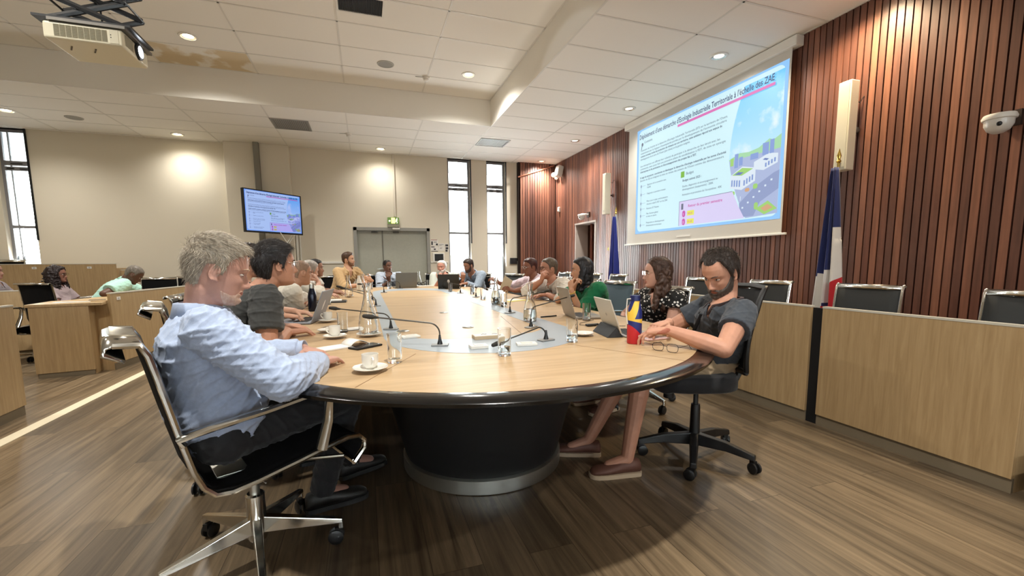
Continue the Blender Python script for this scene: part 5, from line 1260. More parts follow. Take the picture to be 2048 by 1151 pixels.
def wrinkle(me, amp, seed=0, k=1.0):
    n = len(me.vertices); co = np.empty(n*3); me.vertices.foreach_get('co', co); co = co.reshape(-1, 3)
    no = np.empty(n*3); me.vertex_normals.foreach_get('vector', no) if hasattr(me, 'vertex_normals') else None; no = no.reshape(-1, 3)
    rs = np.random.RandomState(seed); tot = np.zeros(n)
    low = .5+.5*np.sin(co @ rs.uniform(-9, 9, 3)+rs.uniform(0, 6))*np.sin(co @ rs.uniform(-9, 9, 3)+rs.uniform(0, 6))
    for i in range(9):
        d = rs.uniform(-1, 1, 3)*np.array([1, 1, 1.6]); d /= np.linalg.norm(d); fq = rs.uniform(60, 170)*k
        e = rs.uniform(-1, 1, 3); e /= np.linalg.norm(e); g = rs.uniform(-1, 1, 3)
        ph = co @ d*fq+1.6*np.sin(co @ e*rs.uniform(9, 16)+rs.uniform(0, 6))+rs.uniform(0, 6)
        m = np.clip(.2+np.sin(co @ g*rs.uniform(7, 13)+rs.uniform(0, 6)), 0, 1)
        tot += m*((1-np.abs(np.sin(ph*.5)))**3.0-.18)
    co = co+no*(amp*tot*(.45+.75*low))[:, None]
    me.vertices.foreach_set('co', co.ravel()); me.update()
LOD = {0: dict(v=.0038, c=.0055, hg=(96, 88), hs=(150, 120)), 1: dict(v=.0055, c=.008, hg=(72, 60), hs=(96, 76)), 2: dict(v=.0075, c=.011, hg=(56, 44), hs=(64, 50))}
def person(label, pel, az, neck, head, haz, hp=0, hr=0, wr=None, el=None, hands=None, skin=(200, 150, 125), hair=None, beard=None, shirt=None, pants=(22, 22, 26), shoes=(24, 22, 20), lod=1, sc=1.0, fem=0, glasses=None,
           sleeve='short', vneck=.03, collar=True, knees=None, legs=True, bare=False, nose=1.0, jaw=1.0, eyes=True, waz=None, extra=None, belly=0.0, hsc=1.0, armr=1.0, feet=None, shaz=None, brow=None, armscale=1.0):
    q = LOD[lod]; pel = V(pel); neck = V(neck); head = V(head)
    hd_ = neck-head; L_ = .148*sc
    if hd_.length > L_: neck = head+hd_.normalized()*L_
    t = empty('person', (pel.x, pel.y, 0), 0, label, 'person')
    def P_(o): o.matrix_parent_inverse = Matrix.Translation(t.location).inverted(); return o
    F = V((math.sin(R(az)), math.cos(R(az)), 0)); RT = V((F.y, -F.x, 0))
    sa = az if shaz is None else shaz; SF = V((math.sin(R(sa)), math.cos(R(sa)), 0)); SR = V((SF.y, -SF.x, 0))
    up = (neck-pel).normalized()
    sw = (.178-.022*fem)*sc
    def torso(mb, inf=0.0, tmin=0.0, tmax=1.0, flare=0.0):
        rows = []; tab = [(0, .145, .115), (.08, .172, .125), (.2, .168, .122), (.35, .152-.018*fem, .112), (.5, .152-.012*fem, .112), (.65, .165-.012*fem, .118+.006*fem), (.78, .172-.018*fem, .112), (.88, .150-.012*fem, .092), (.94, .105, .075), (.98, .072, .062), (1.02, .056, .056)]
        for k in range(22):
            u = tmin+(tmax-tmin)*k/21
            w = np.interp(u, [a[0] for a in tab], [a[1] for a in tab])*sc+inf; d = np.interp(u, [a[0] for a in tab], [a[2] for a in tab])*sc+inf+belly*math.exp(-((u-.28)/.2)**2)
            rt = RT.lerp(SR, u).normalized(); fw = F.lerp(SF, u).normalized(); fw = (fw-up*fw.dot(up)).normalized()
            c = pel.lerp(neck, u)+fw*(-.030*math.sin(PI*min(u*1.05, 1))*sc+.015*(1-u)+belly*.5*math.exp(-((u-.28)/.2)**2)); c = c-up*.06*(1-u)*0
            if u < .1: c = c-up*(.1-u)*.5
            rows.append([c+rt*(w*abs(math.cos(a))**.85*(1 if math.cos(a) > 0 else -1))+fw*(d*abs(math.sin(a))**.85*(1 if math.sin(a) > 0 else -1)) for a in (2*PI*i/28 for i in range(28))])
        mb.loft(rows)
    sfw = (SF-up*SF.dot(up)).normalized()
    SH = [neck-up*.062*sc+SR*s*sw-sfw*.008 for s in (-1, 1)]     # left, right
    L1, L2 = .285*sc*armscale, .255*sc*armscale
    EL, WR = [], []
    for k in (0, 1):
        hint = V(el[k]) if el and el[k] is not None else SH[k]+V((0, 0, -.3))-F*.1+RT*(.25 if k else -.25)
        w0 = V(wr[k]) if wr and wr[k] is not None else pel+F*.35+RT*(.16 if k else -.16)+V((0, 0, .12))
        e, w1 = ik(SH[k], w0, L1, L2, hint); EL.append(e); WR.append(w1)
    # ---- head frame
    hf = V((math.sin(R(haz))*math.cos(R(hp)), math.cos(R(haz))*math.cos(R(hp)), math.sin(R(hp))))
    f_, r_, u_ = ortho(hf)
    if hr: q_ = Matrix.Rotation(R(hr), 3, f_); r_ = q_ @ r_; u_ = q_ @ u_
    hs = .97*hsc*(1-.04*fem)
    MH = Matrix.Translation(head) @ Matrix((r_, f_, u_)).transposed().to_4x4() @ Matrix.Scale(hs, 4)
    # ---- body
    b = MB(); torso(b)
    k0 = len(b.v); Pg, Ug = head_grid(q['hg'][0], q['hg'][1], jaw, nose, fem); hb = grid_mb(Pg); ear(hb, -1); ear(hb, 1); hb.xf(MH); b.add(hb.v, hb.f)
    nk = MH @ V((0, -.030, -.075)); nk2 = MH @ V((0, -.034, -.02)); b.cap(neck-up*.03, nk, (.060-.012*fem)*sc, (.054-.010*fem)*sc, 16); b.cap(nk, nk2, (.054-.01*fem)*sc, .05*sc, 16)
    for k in (0, 1):
        a = armr*sc*(1-.14*fem)
        b.cap(neck-up*.045*sc+SR*(-1, 1)[k]*.06*sc-sfw*.012, SH[k], .052*sc, .056*sc)
        b.cap(SH[k], EL[k].lerp(SH[k], .55), .056*a, .050*a); b.cap(EL[k].lerp(SH[k], .55), EL[k], .050*a, .041*a)
        m = EL[k].lerp(WR[k], .3); b.cap(EL[k], m, .041*a, .044*a); b.cap(m, WR[k], .044*a, .0265*a)
        hd = (hands or [None, None])[k] or {}
        d = V(hd.get('d', (WR[k]-EL[k]))); n = V(hd.get('n', (0, 0, 1)))
        hand(b, WR[k]+d.normalized()*.012, d, n, s=(1-.08*fem)*sc, side=(1 if k == 0 else -1)*hd.get('flip', 1), curl=hd.get('curl', (.25, .3, .33, .38)), thumb=hd.get('thumb', .5), spread=hd.get('spread', .09))
    HIP = [pel+RT*s*.09*sc-V((0, 0, .0)) for s in (-1, 1)]; KN, AN = [], []
    for k in (0, 1):
        kn = V(knees[k]) if knees else HIP[k]+F*.42*sc+RT*(-.05, .05)[k]+V((0, 0, -.02)); KN.append(kn)
        an = V(feet[k]) if feet else V((kn.x-F.x*.04, kn.y-F.y*.04, .085)); AN.append(an)
        b.cap(HIP[k], kn, .082*sc, .056*sc); b.cap(kn, kn.lerp(an, .3), .054*sc, .055*sc); b.cap(kn.lerp(an, .3), an, .053*sc, .034*sc); b.cap(an, an+F*.10-V((0, 0, .035)), .034, .028)
    me = remesh(b, q['v'], 3 if lod else 2)
    sm = skinmat('skin %d %d %d' % skin, skin)
    body = P_(link('body', me, sm, t))
    lipm = skinmat('lips %d %d %d' % skin, tuple(int(a*b_) for a, b_ in zip(skin, (.88, .70, .68))))
    MI = MH.inverted(); me.materials.append(lipm)
    for p in me.polygons:
        c = MI @ p.center
        if c.y > .07 and abs(c.x) < .024 and -.0795 < c.z < -.0595 and ((c.x/.024)**2+((c.z+.0695)/.010)**2) < 1: p.material_index = 1
    # ---- eyes and brows
    if eyes:
        for s in (-1, 1):
            ey = MB(); ir = MB()
            ey.ball((s*.031, .0695, -.0005), (.0135, .0118, .0055), n=16, m=12); ir.ball((s*.031, .0758, -.0005), (.0056, .0060, .0056), n=12, m=8)
            eo = P_(ey.xf(MH).build('eye', mat('eye white', (206, 196, 188), .3), t)); ir.xf(MH).build('iris', mat('iris brown', (46, 32, 24), .15), eo)
    if hair:
        hc = hair['c']; hm = hairmat('hair %d %d %d' % hc, hc, hair.get('c2'))
        bm_ = hairmat('brow %d %d %d' % (brow or hc), (brow or hc))
        for s in (-1, 1):
            br = MB(); br.tube([(s*.012, .092, .0165), (s*.022, .0935, .0215), (s*.034, .089, .0235), (s*.046, .077, .020)], [.0022, .0034, .0034, .0014], 6, flat=.7)
            P_(br.xf(MH).build('eyebrow', bm_, t))
        nu, nv = q['hs']; Ph, Uh = head_grid(nu, nv, jaw, nose, fem)
        zth = hair.get('zth', [(0, .078), (25, .076), (45, .066), (56, .056), (66, .042), (74, .010), (79, -.014), (85, -.012), (90, .020), (106, .020), (116, -.01), (128, -.05), (150, -.068), (180, -.072)])
        th = hair.get('th', [(0, .016, .014), (60, .008, .013), (100, .008, .014), (180, .010, .013)])
        Sh = shell(Ph, Uh, zth, th, hair.get('n', .003), hair.get('ns', 60), seed=len(label), top=hair.get('top'), soft=hair.get('soft', .012))
        hb = grid_mb(Sh)
        if hair.get('strands'):
            a = np.degrees(np.abs(np.where(Uh > PI, Uh-2*PI, Uh))); zt = np.interp(a, [x[0] for x in zth], [x[1] for x in zth]); mask = Ph[..., 2] > zt+.006
            if hair.get('top'):
                tt = np.interp(a, [x[0] for x in hair['top']], [x[1] for x in hair['top']]); mask &= Ph[..., 2] < tt
            strands(hb, Sh, mask, hair['strands'], hair.get('flow', lambda p: (p.x*2, .9 if p.z > .05 else -.2+p.y*3, -.9 if p.z < .06 else -.05)), hair.get('sl', .024), hair.get('sr', .0008), hair.get('lift', .004))
        o = P_(hb.xf(MH).build('hair', hm, t, smooth=50))
        if hair.get('mass'):
            ms = MB()
            for a_, b_, ra, rb in hair['mass']: ms.cap(MH @ V(a_), MH @ V(b_), ra, rb)
            hme = remesh(ms, q['v']*1.2, 4, [('DISPLACE', dict(texture=tex('WOOD', hair.get('ms', .03), wood_type='BANDNOISE', turbulence=6.0), strength=hair.get('mn', .012), texture_coords='LOCAL')), ('SMOOTH', dict(iterations=1))])
            P_(link('long_hair', hme, hm, t))
    if beard:
        bc = beard['c']; nu, nv = q['hs']; Ph, Uh = head_grid(nu, nv, jaw, nose, fem)
        bz = beard.get('z', [(0, -.118), (180, -.118)]); tp = beard.get('top', [(0, -.0555), (12, -.0545), (24, -.061), (40, -.060), (55, -.050), (68, -.030), (76, -.006), (82, .010), (87, -.02), (91, -.2), (180, -.2)])
        Sb = shell(Ph, Uh, bz, [(0, beard.get('t', .004)), (180, beard.get('t', .004))], .0015, 120, top=tp, soft=.009)
        # keep the lips clear
        X, Z = Ph[..., 0], Ph[..., 2]; lipk = ((X/.023)**2+((Z+.0695)/.0085)**2 < 1) & (Ph[..., 1] > .05); Sb[lipk] = Ph[lipk]-np.array([0, .004, 0])
        hb = grid_mb(Sb)
        if beard.get('strands'):
            a = np.degrees(np.abs(np.where(Uh > PI, Uh-2*PI, Uh))); tt = np.interp(a, [x[0] for x in tp], [x[1] for x in tp]); mask = (Z < tt-.004) & (~lipk) & (a < 80)
            strands(hb, Sb, mask, beard['strands'], lambda p: (0, .1, -1), .010, .0006, .002)
        P_(hb.xf(MH).build('beard', hairmat('beard %d %d %d' % bc, bc, beard.get('c2')), t, smooth=50))
    # ---- clothes
    if shirt:
        sh = MB(); torso(sh, .014 if lod == 0 else .012, .0 if not shirt.get('tmin') else shirt['tmin'], .965)
        for k in (0, 1):
            a = armr*sc*(1-.14*fem); rr = .013+shirt.get('loose', 0)
            sh.cap(neck-up*.055*sc+SR*(-1, 1)[k]*.075*sc-sfw*.012, SH[k], .052*sc+.010, .056*sc+rr)
            if sleeve == 'long':
                sh.cap(SH[k], EL[k], .058*a+rr, .046*a+rr); w_ = WR[k].lerp(EL[k], .06 if shirt.get('cuff', 1) else .4); sh.cap(EL[k], EL[k].lerp(w_, .4), .046*a+rr, .045*a+rr)
                sh.tube([EL[k].lerp(w_, .38), w_.lerp(EL[k], .2), w_], [.046*a+rr, .036*a+rr, .036*a+rr*.8], 14)
            elif sleeve == 'roll':
                sh.cap(SH[k], EL[k], .058*a+rr, .046*a+rr); w_ = EL[k].lerp(WR[k], .38); sh.tube([EL[k], w_.lerp(EL[k], .3), w_], [.046*a+rr, .047*a+rr, .047*a+rr], 14)
            elif sleeve == 'short':
                e = SH[k].lerp(EL[k], shirt.get('sl', .72)); sh.tube([SH[k], SH[k].lerp(e, .5), e], [.058*a+rr, .056*a+rr+.002, .053*a+rr+.005], 16); sh.ball(SH[k], .058*a+rr)
            elif sleeve == 'cap':
                e = SH[k].lerp(EL[k], .26)+SR*(-.01, .01)[k]; sh.tube([SH[k]-up*.005, e], [.052*a+rr, .05*a+rr+.012], 16); sh.ball(SH[k], .054*a+rr)
        for a_, b_, ra, rb in (shirt.get('add') or []): sh.cap(V(a_), V(b_), ra, rb)
        fold = shirt.get('fold', .010)
        sme = remesh(sh, q['c'], 4); wrinkle(sme, fold*.34, len(label), shirt.get('wk', 1.0))
        # open the neck
        bm = bmesh.new(); bm.from_mesh(sme); kill = []
        for fc in bm.faces:
            c = fc.calc_center_median()-neck; hgt = c.dot(up); fwd = c.dot(sfw); sd = abs(c.dot(SR)); rad = math.hypot(fwd, sd)
            if rad < (.062 if collar else .070)*sc and hgt > -.05: kill.append(fc)
            elif fwd > .02 and hgt > -vneck-.07 and sd < (hgt+vneck+.07)*.45 and sd < .06: kill.append(fc)
        bmesh.ops.delete(bm, geom=kill, context='FACES'); bm.to_mesh(sme); bm.free()
        so = P_(link(shirt.get('name', 'shirt'), sme, shirt['m'], t))
        sd_ = so.modifiers.new('s', 'SOLIDIFY'); sd_.thickness = .0025; sd_.offset = -1
        if collar:
            cr = [[], [], [], []]; n = 36; op = R(24)
            cc = neck-up*.012+sfw*.004
            for i in range(n+1):
                a = PI/2+op+(2*PI-2*op)*i/n; fr_ = max(0, math.sin(a)); dx = SR*math.cos(a); dy = sfw*math.sin(a)
                tip = max(0, 1-min(i, n-i)/7.0)
                base = cc+dx*(.086*sc)+dy*(.080*sc)-up*(.030+.03*fr_); topp = cc+dx*(.068*sc)+dy*(.066*sc)+up*(.036-.036*fr_)
                fold_ = cc+dx*(.078*sc)+dy*(.078*sc+.004)+up*(.034-.036*fr_); low = cc+dx*(.098*sc+.012*tip)+dy*(.096*sc+.016*tip)-up*(.012+.032*fr_+.030*tip)
                for L_, p in zip(cr, (base, topp, fold_, low)): L_.append(p)
            cm = MB().loft(cr, cap=False, closed=False); co = P_(cm.build('collar', shirt.get('cm', shirt['m']), t, smooth=60, fixn=False)); sd_ = co.modifiers.new('s', 'SOLIDIFY'); sd_.thickness = .003; sd_.offset = 1
        if shirt.get('placket'):
            pts = []
            for k in range(8):
                u = .25+.62*k/7; fw = F.lerp(SF, u).normalized(); fw = (fw-up*fw.dot(up)).normalized()
                d = np.interp(u, [0, .2, .5, .65, .78, .88, .94], [.125, .122, .112, .118, .112, .092, .075])*sc+.016+belly*1.5*math.exp(-((u-.28)/.2)**2)
                pts.append(pel.lerp(neck, u)+fw*(-.030*math.sin(PI*u*1.05)+.015*(1-u)+d))
            bt = MB()
            for p in pts[1:]: bt.ball(p, .0055)
            P_(bt.build('buttons', shirt.get('bm', M_white), t))
    if legs:
        if not bare:
            tr = MB()
            tr.cap(HIP[0]-up*.0, HIP[1], .105*sc, .105*sc); tr.ball(pel+V((0, 0, .0)), (.16*sc, .13*sc, .10*sc), Matrix.Rotation(-R(az), 3, 'Z'))
            cut = bare == 'shorts'
            for k in (0, 1):
                tr.cap(HIP[k], KN[k], .098*sc, .074*sc); tr.tube([KN[k], KN[k].lerp(AN[k], .5), AN[k]+V((0, 0, .0))], [.072*sc, .066*sc, .056*sc], 14)
            tme = remesh(tr, q['c']*1.2, 3); wrinkle(tme, .005, 3)
            P_(link('trousers', tme, mat('trousers %d %d %d' % pants, pants, .85, sheen=.1, bump=.2, bscale=500), t))
        elif bare == 'shorts' or bare == 'skirt':
            tr = MB(); tr.cap(HIP[0], HIP[1], .105*sc, .105*sc)
            for k in (0, 1): tr.tube([HIP[k], HIP[k].lerp(KN[k], .5), HIP[k].lerp(KN[k], .95)], [.10*sc, .095*sc, .086*sc], 16)
            tme = remesh(tr, q['c']*1.2, 3); wrinkle(tme, .006, 4)
            P_(link(bare, tme, mat('trousers %d %d %d' % pants, pants, .85, sheen=.1, bump=.2, bscale=500), t))
        for k in (0, 1):
            fd = (F+RT*(-.12, .12)[k]).normalized(); sd = V((fd.y, -fd.x, 0)); a = V((AN[k].x, AN[k].y, 0)); z0 = AN[k].z-.085; so = MB(); rings = []; sl = []
            for y, w_, h_ in ((-.075, .020, .055), (-.065, .034, .075), (-.03, .038, .082), (.02, .040, .080), (.07, .044, .062), (.12, .047, .050), (.165, .044, .044), (.19, .034, .036), (.203, .015, .026)):
                rings.append([a+fd*y+sd*(w_*math.cos(p))+V((0, 0, z0+.012+h_*.5+h_*.5*math.sin(p))) for p in (2*PI*i/16 for i in range(16))])
                sl.append([a+fd*y*1.03+sd*((w_+.003)*x)+V((0, 0, z0+z)) for x, z in ((-1, .0), (1, .0), (1, .022), (-1, .022))])
            ob = P_(so.loft(rings).build('shoe', mat('shoe %d %d %d' % shoes, shoes, .6), t, smooth=60)); s2 = P_(MB().loft(sl).build('sole', mat('sole pale' if sum(shoes) > 120 else 'sole dark', (206, 186, 158) if sum(shoes) > 120 else (20, 20, 20), .7), t, smooth=40))
    if glasses:
        Mg = MH @ Matrix.Translation((0, .101, .002)) @ Matrix.Rotation(R(-4), 4, 'X')
        fr_, gl_ = spectacles_mesh(fm=glasses, parent=t, M=Mg, lens=(.024, .017), arm=.112, r=.0013 if lod < 2 else .0022); P_(fr_); P_(gl_)
    if extra: extra(dict(t=t, P=P_, MH=MH, EL=EL, WR=WR, SH=SH, F=F, RT=RT, up=up, neck=neck, pel=pel, head=head))
    return t
def fabric(name, c, **k):
    k.setdefault('bump', .25); k.setdefault('bscale', 420); return mat(name, c, .85, spec=.25, sheen=.15, **k)
def watch(k, c=(226, 222, 214), w=.010):
    def fn(d):
        a = d['WR'][k].lerp(d['EL'][k], .10); ax = (d['WR'][k]-d['EL'][k]).normalized()
        d['P'](MB().tube([a-ax*w, a+ax*w], .031, 18).build('wristband', mat('band %d %d %d' % c, c, .4), d['t']))
    return fn
def cuffs(m):
    def fn(d):
        for k in (0, 1):
            ax = (d['WR'][k]-d['EL'][k]).normalized(); a = d['WR'][k]
            o = d['P'](MB().tube([a-ax*.050, a-ax*.03, a+ax*.010], [.041, .042, .043], 20, cap=False).build('cuff', m, d['t'], smooth=60)); s_ = o.modifiers.new('s', 'SOLIDIFY'); s_.thickness = .003
    return fn
Z = .785   # wrist height when resting on the table
# ---- front left: grey haired man in a light blue linen shirt
linen = mat('pale blue linen', (176, 192, 220), .85, spec=.2, noise_amt=.06, nscale=90, bump=.35, bscale=500, sheen=.2)
GREYH = dict(c=(126, 116, 102), c2=(196, 186, 168), strands=5200, sl=.026, lift=.005, n=.003, th=[(0, .020, .015), (40, .010, .014), (70, .007, .014), (100, .007, .015), (140, .010, .015), (180, .011, .013)],
             zth=[(0, .074), (25, .073), (45, .064), (56, .056), (66, .044), (74, .010), (79, -.014), (85, -.010), (90, .020), (106, .018), (116, -.02), (130, -.058), (150, -.076), (180, -.080)])
person('man with short grey hair in a light blue linen shirt, seated nearest on the left', (-.53, 1.79, .56), 68, D(396, 622, 1.52)+V((0, 0, -.01)), D(437, 540, 1.50), 78, hp=-14, wr=[V((-.275, 2.07, .775)), V((-.19, 1.79, .772))], el=[V((-.52, 2.15, .7)), V((-.25, 1.30, .70))],
       hands=[dict(d=(.16, -.17, -.015), n=(.1, 0, 1), curl=(.22, .25, .28, .32), spread=.05, thumb=.3), dict(d=(.06, .14, -.01), n=(0, .05, 1), curl=(.3, .3, .3, .35))], skin=(196, 144, 124), hair=GREYH,
       beard=dict(c=(182, 142, 124), c2=(210, 186, 168), t=.0007, strands=500, top=[(0, -.0565), (14, -.0555), (26, -.067), (40, -.078), (56, -.080), (70, -.074), (80, -.068), (85, -.2), (180, -.2)]), shirt=dict(m=linen, fold=.016, fs=.06, loose=.006, placket=1), sleeve='long', vneck=.02, pants=(10, 10, 13), lod=0, shaz=66, belly=.03, brow=(150, 130, 110), armr=1.05, extra=cuffs(linen), hsc=.97, knees=[V((-.22, 2.22, .57)), V((-.10, 2.02, .57))], feet=[V((-.12, 2.42, .09)), V((-.24, 2.12, .09))])
# ---- dark haired man with glasses in a dark grey T-shirt, leaning on the table
BLACKH = dict(c=(20, 18, 18), c2=(52, 46, 44), strands=3800, sl=.03, lift=.006, n=.004, th=[(0, .024, .018), (40, .014, .020), (70, .012, .022), (100, .012, .024), (140, .020, .022), (180, .024, .02)],
              zth=[(0, .076), (25, .074), (45, .062), (56, .050), (66, .034), (74, .000), (79, -.020), (85, -.018), (90, .012), (104, .012), (114, -.03), (130, -.066), (150, -.085), (180, -.09)])
person('black haired man with glasses in a dark grey T-shirt, leaning on the table', (-.74, 2.68, .55), 72, D(512, 585, 2.36), D(553, 529, 2.40), 68, hp=2, wr=[V((-.50, 2.92, .775)), V((-.43, 2.66, .775))], el=[V((-.75, 3.0, .6)), V((-.52, 2.30, .72))],
       hands=[dict(d=(.2, -.05, 0), n=(0, 0, 1)), dict(d=(.15, .10, -.01), n=(0, .1, 1), curl=(.25, .3, .4, .5))], skin=(196, 138, 108), hair=BLACKH, brow=(40, 34, 32), shirt=dict(name='t_shirt', m=fabric('charcoal jersey', (62, 63, 62)), fold=.012, sl=.60, loose=.004), sleeve='short', vneck=-.02, collar=False, pants=(30, 32, 40), lod=0, glasses=M_satin, shaz=62, belly=.02, armr=1.1)
# ---- typing person hidden behind
person('dark haired person in grey, mostly hidden, typing on the open grey laptop', (-.96, 3.62, .55), 80, V((-.86, 3.58, 1.00)), V((-.80, 3.62, 1.18)), 72, hp=-8, wr=[V((-.52, 3.58, .80)), V((-.56, 3.32, .80))], el=[V((-.8, 3.9, .75)), V((-.78, 3.2, .72))],
       hands=[dict(d=(.17, -.02, -.03), n=(0, 0, 1), curl=(.5, .55, .55, .6)), dict(d=(.17, .02, -.03), n=(0, 0, 1), curl=(.45, .5, .55, .6))], skin=(205, 150, 120), hair=dict(c=(26, 22, 22), c2=(50, 42, 40), n=.004), shirt=dict(name='t_shirt', m=fabric('grey jersey', (120, 120, 118))), sleeve='short', collar=False, vneck=-.02, lod=1, extra=watch(1))
# ---- balding man, white shirt, folded arms
stub = dict(c=(120, 96, 80), c2=(170, 144, 124), n=.0008, th=[(0, .0012, .0008), (180, .002, .001)])
person('balding man with glasses in a white shirt, arms folded on the table', (-.98, 4.50, .55), 78, D(583, 578, 4.10), D(602, 545, 4.12), 60, hp=-4, wr=[V((-.50, 4.50, .80)), V((-.60, 4.72, .79))], el=[V((-.62, 4.95, .74)), V((-.66, 4.22, .74))],
       hands=[dict(d=(.02, -.2, 0), n=(.1, 0, 1)), dict(d=(-.02, .2, 0), n=(0, 0, 1))], skin=(192, 140, 112), hair=stub, brow=(90, 70, 60), shirt=dict(m=fabric('white cotton', (222, 218, 206)), fold=.014, sl=.9, loose=.012), sleeve='short', lod=1, glasses=M_black, belly=.03, shaz=70)
person('grey haired man in a white shirt, head resting on his hand', (-.98, 5.40, .55), 82, D(606, 572, 5.15), D(620, 541, 5.2), 58, hp=-6, hr=10, wr=[V((-.42, 5.42, .80)), D(637, 564, 5.05)], el=[V((-.7, 5.8, .7)), V((-.50, 5.18, .74))],
       hands=[dict(d=(.1, -.1, 0), n=(0, 0, 1)), dict(d=(-.06, .02, .12), n=(.9, -.3, -.1), curl=(.7, .8, .9, 1.0))], skin=(205, 152, 126), hair=dict(c=(130, 124, 118), c2=(190, 184, 176), n=.002), shirt=dict(m=MATS['white cotton'], fold=.014, loose=.012), sleeve='roll', lod=1)
person('black haired person hidden behind the man resting his head on his hand', (-.94, 6.2, .55), 95, V((-.80, 6.12, 1.0)), D(632, 536, 5.95), 100, wr=[V((-.4, 6.3, Z)), V((-.4, 6.0, Z))], el=[None, None], skin=(150, 104, 80), hair=dict(c=(16, 14, 14), n=.003), shirt=dict(m=fabric('pale shirt', (206, 204, 198))), lod=2)
# ---- far end
beige = fabric('beige linen', (190, 160, 118), noise_amt=.06, nscale=60)
person('man with brown hair in a beige shirt at the far left corner of the table', (-.46, 8.02, .56), 140, D(697, 556, 7.3), D(697, 519, 7.32), 110, hp=4, wr=[V((.10, 7.80, .86)), V((-.10, 7.62, .80))], el=[V((.0, 8.1, .75)), V((-.42, 7.62, .78))],
       hands=[dict(d=(-.1, -.1, .06), n=(0, -1, .3), curl=(.7, .7, .8, .8)), dict(d=(.12, .04, .04), n=(0, -1, .3), curl=(.7, .7, .8, .8))], skin=(196, 144, 112), hair=dict(c=(46, 32, 24), c2=(90, 66, 48), n=.004, th=[(0, .030, .026), (60, .010, .024), (100, .008, .02), (180, .012, .018)]), beard=dict(c=(90, 66, 50), t=.0012), shirt=dict(m=beige, fold=.016, loose=.012), sleeve='roll', lod=1, vneck=.05, sc=1.03)
paleblue = fabric('pale blue cotton', (196, 208, 224))
person('man in a pale blue shirt behind the large grey laptop, hand at chin', (.50, 8.92, .55), 180, D(780, 560, 8.30), D(775, 532, 8.35), 150, hp=0, wr=[V((.86, 8.38, .80)), D(779, 561, 8.15)], el=[V((.95, 8.6, .7)), V((.40, 8.42, .72))],
       hands=[dict(d=(-.1, -.1, 0), n=(0, 0, 1)), dict(d=(-.03, -.04, .1), n=(-.1, -1, .3), curl=(.9, .95, 1, 1))], skin=(118, 78, 60), hair=dict(c=(20, 17, 16), n=.001, th=[(0, .004, .006), (180, .005, .006)], zth=[(0, .085), (30, .088), (45, .06), (60, .03), (72, -.01), (84, .02), (110, 0), (130, -.05), (180, -.07)]), shirt=dict(m=paleblue, fold=.014, loose=.012), sleeve='roll', lod=1)
person('white haired bearded man in a pale shirt behind the dark laptop', (1.38, 8.55, .55), 190, D(895, 563, 7.95), D(883, 534, 7.95), 205, hp=2, wr=[V((1.66, 7.98, .79)), D(878, 561, 7.75)], el=[V((1.85, 8.3, .75)), V((1.15, 8.05, .72))],
       hands=[dict(d=(-.1, -.12, -.01), n=(0, 0, 1)), dict(d=(.03, -.03, .1), n=(-.2, -1, .2), curl=(.9, .95, 1, 1))], skin=(206, 140, 118), hair=dict(c=(190, 186, 180), c2=(230, 228, 224), n=.003, th=[(0, .012, .012), (180, .014, .014)]), beard=dict(c=(178, 170, 164), c2=(225, 220, 214), t=.008), shirt=dict(m=fabric('pale mint check', (205, 214, 206)), fold=.014, loose=.014), sleeve='roll', lod=1, belly=.04, sc=1.05)
person('bearded man in a grey blue shirt leaning forward before the window, glasses in hand', (2.02, 8.12, .55), 222, D(951, 560, 7.9), D(937, 531, 7.75), 245, hp=-16, wr=[V((1.64, 7.36, .80)), D(926, 560, 7.50)], el=[V((1.95, 7.55, .75)), V((1.62, 7.78, .74))],
       hands=[dict(d=(-.12, -.05, -.01), n=(0, 0, 1)), dict(d=(.0, -.02, .1), n=(-.3, -1, .2), curl=(.9, .95, 1, 1))], skin=(170, 118, 92), hair=dict(c=(34, 26, 24), c2=(62, 50, 44), n=.003), beard=dict(c=(54, 40, 34), t=.005), shirt=dict(m=fabric('grey blue cotton', (150, 164, 180)), fold=.014, loose=.010), sleeve='long', lod=1, sc=1.04)
# ---- right side
pink = fabric('pale pink cotton', (222, 204, 214))
person('man with reddish black hair and glasses in a pink shirt, holding a card', (2.34, 5.45, .55), 262, D(1072, 567, 5.75), D(1060, 534, 5.75), 262, hp=-4, wr=[V((1.66, 4.95, .80)), V((1.68, 5.52, .88))], el=[V((2.05, 4.95, .74)), V((2.0, 5.8, .74))],
       hands=[dict(d=(-.12, -.05, .05), n=(0, -.6, .8), curl=(.6, .6, .7, .7)), dict(d=(-.1, .02, .08), n=(.2, -.8, .6), curl=(.7, .7, .8, .8))], skin=(142, 88, 66), hair=dict(c=(38, 16, 12), c2=(74, 30, 22), n=.002, th=[(0, .014, .014), (60, .006, .012), (180, .008, .01)]), shirt=dict(m=pink, fold=.014, loose=.012), sleeve='roll', lod=1, glasses=mat('silver rims', (220, 216, 210), .3, .5))
whitec = fabric('white shirt cotton', (218, 212, 204))
person('man with dark glasses in a white shirt, fist at his chin, on the right', (2.30, 4.72, .55), 262, D(1108, 572, 4.85), D(1097, 537, 4.85), 268, hp=2, wr=[V((1.86, 4.32, .80)), D(1082, 562, 4.72)], el=[V((2.0, 4.05, .74)), V((1.92, 4.98, .74))],
       hands=[dict(d=(-.15, .03, 0), n=(0, 0, 1)), dict(d=(.01, -.06, .09), n=(-1, -.3, .2), curl=(1.1, 1.15, 1.2, 1.2))], skin=(196, 134, 108), hair=dict(c=(60, 50, 42), c2=(112, 98, 84), n=.002, th=[(0, .008, .010), (60, .006, .010), (180, .010, .010)]), shirt=dict(m=whitec, fold=.014, loose=.016), sleeve='roll', lod=1, glasses=M_black, armr=1.05)
green = fabric('emerald cotton', (30, 112, 74))
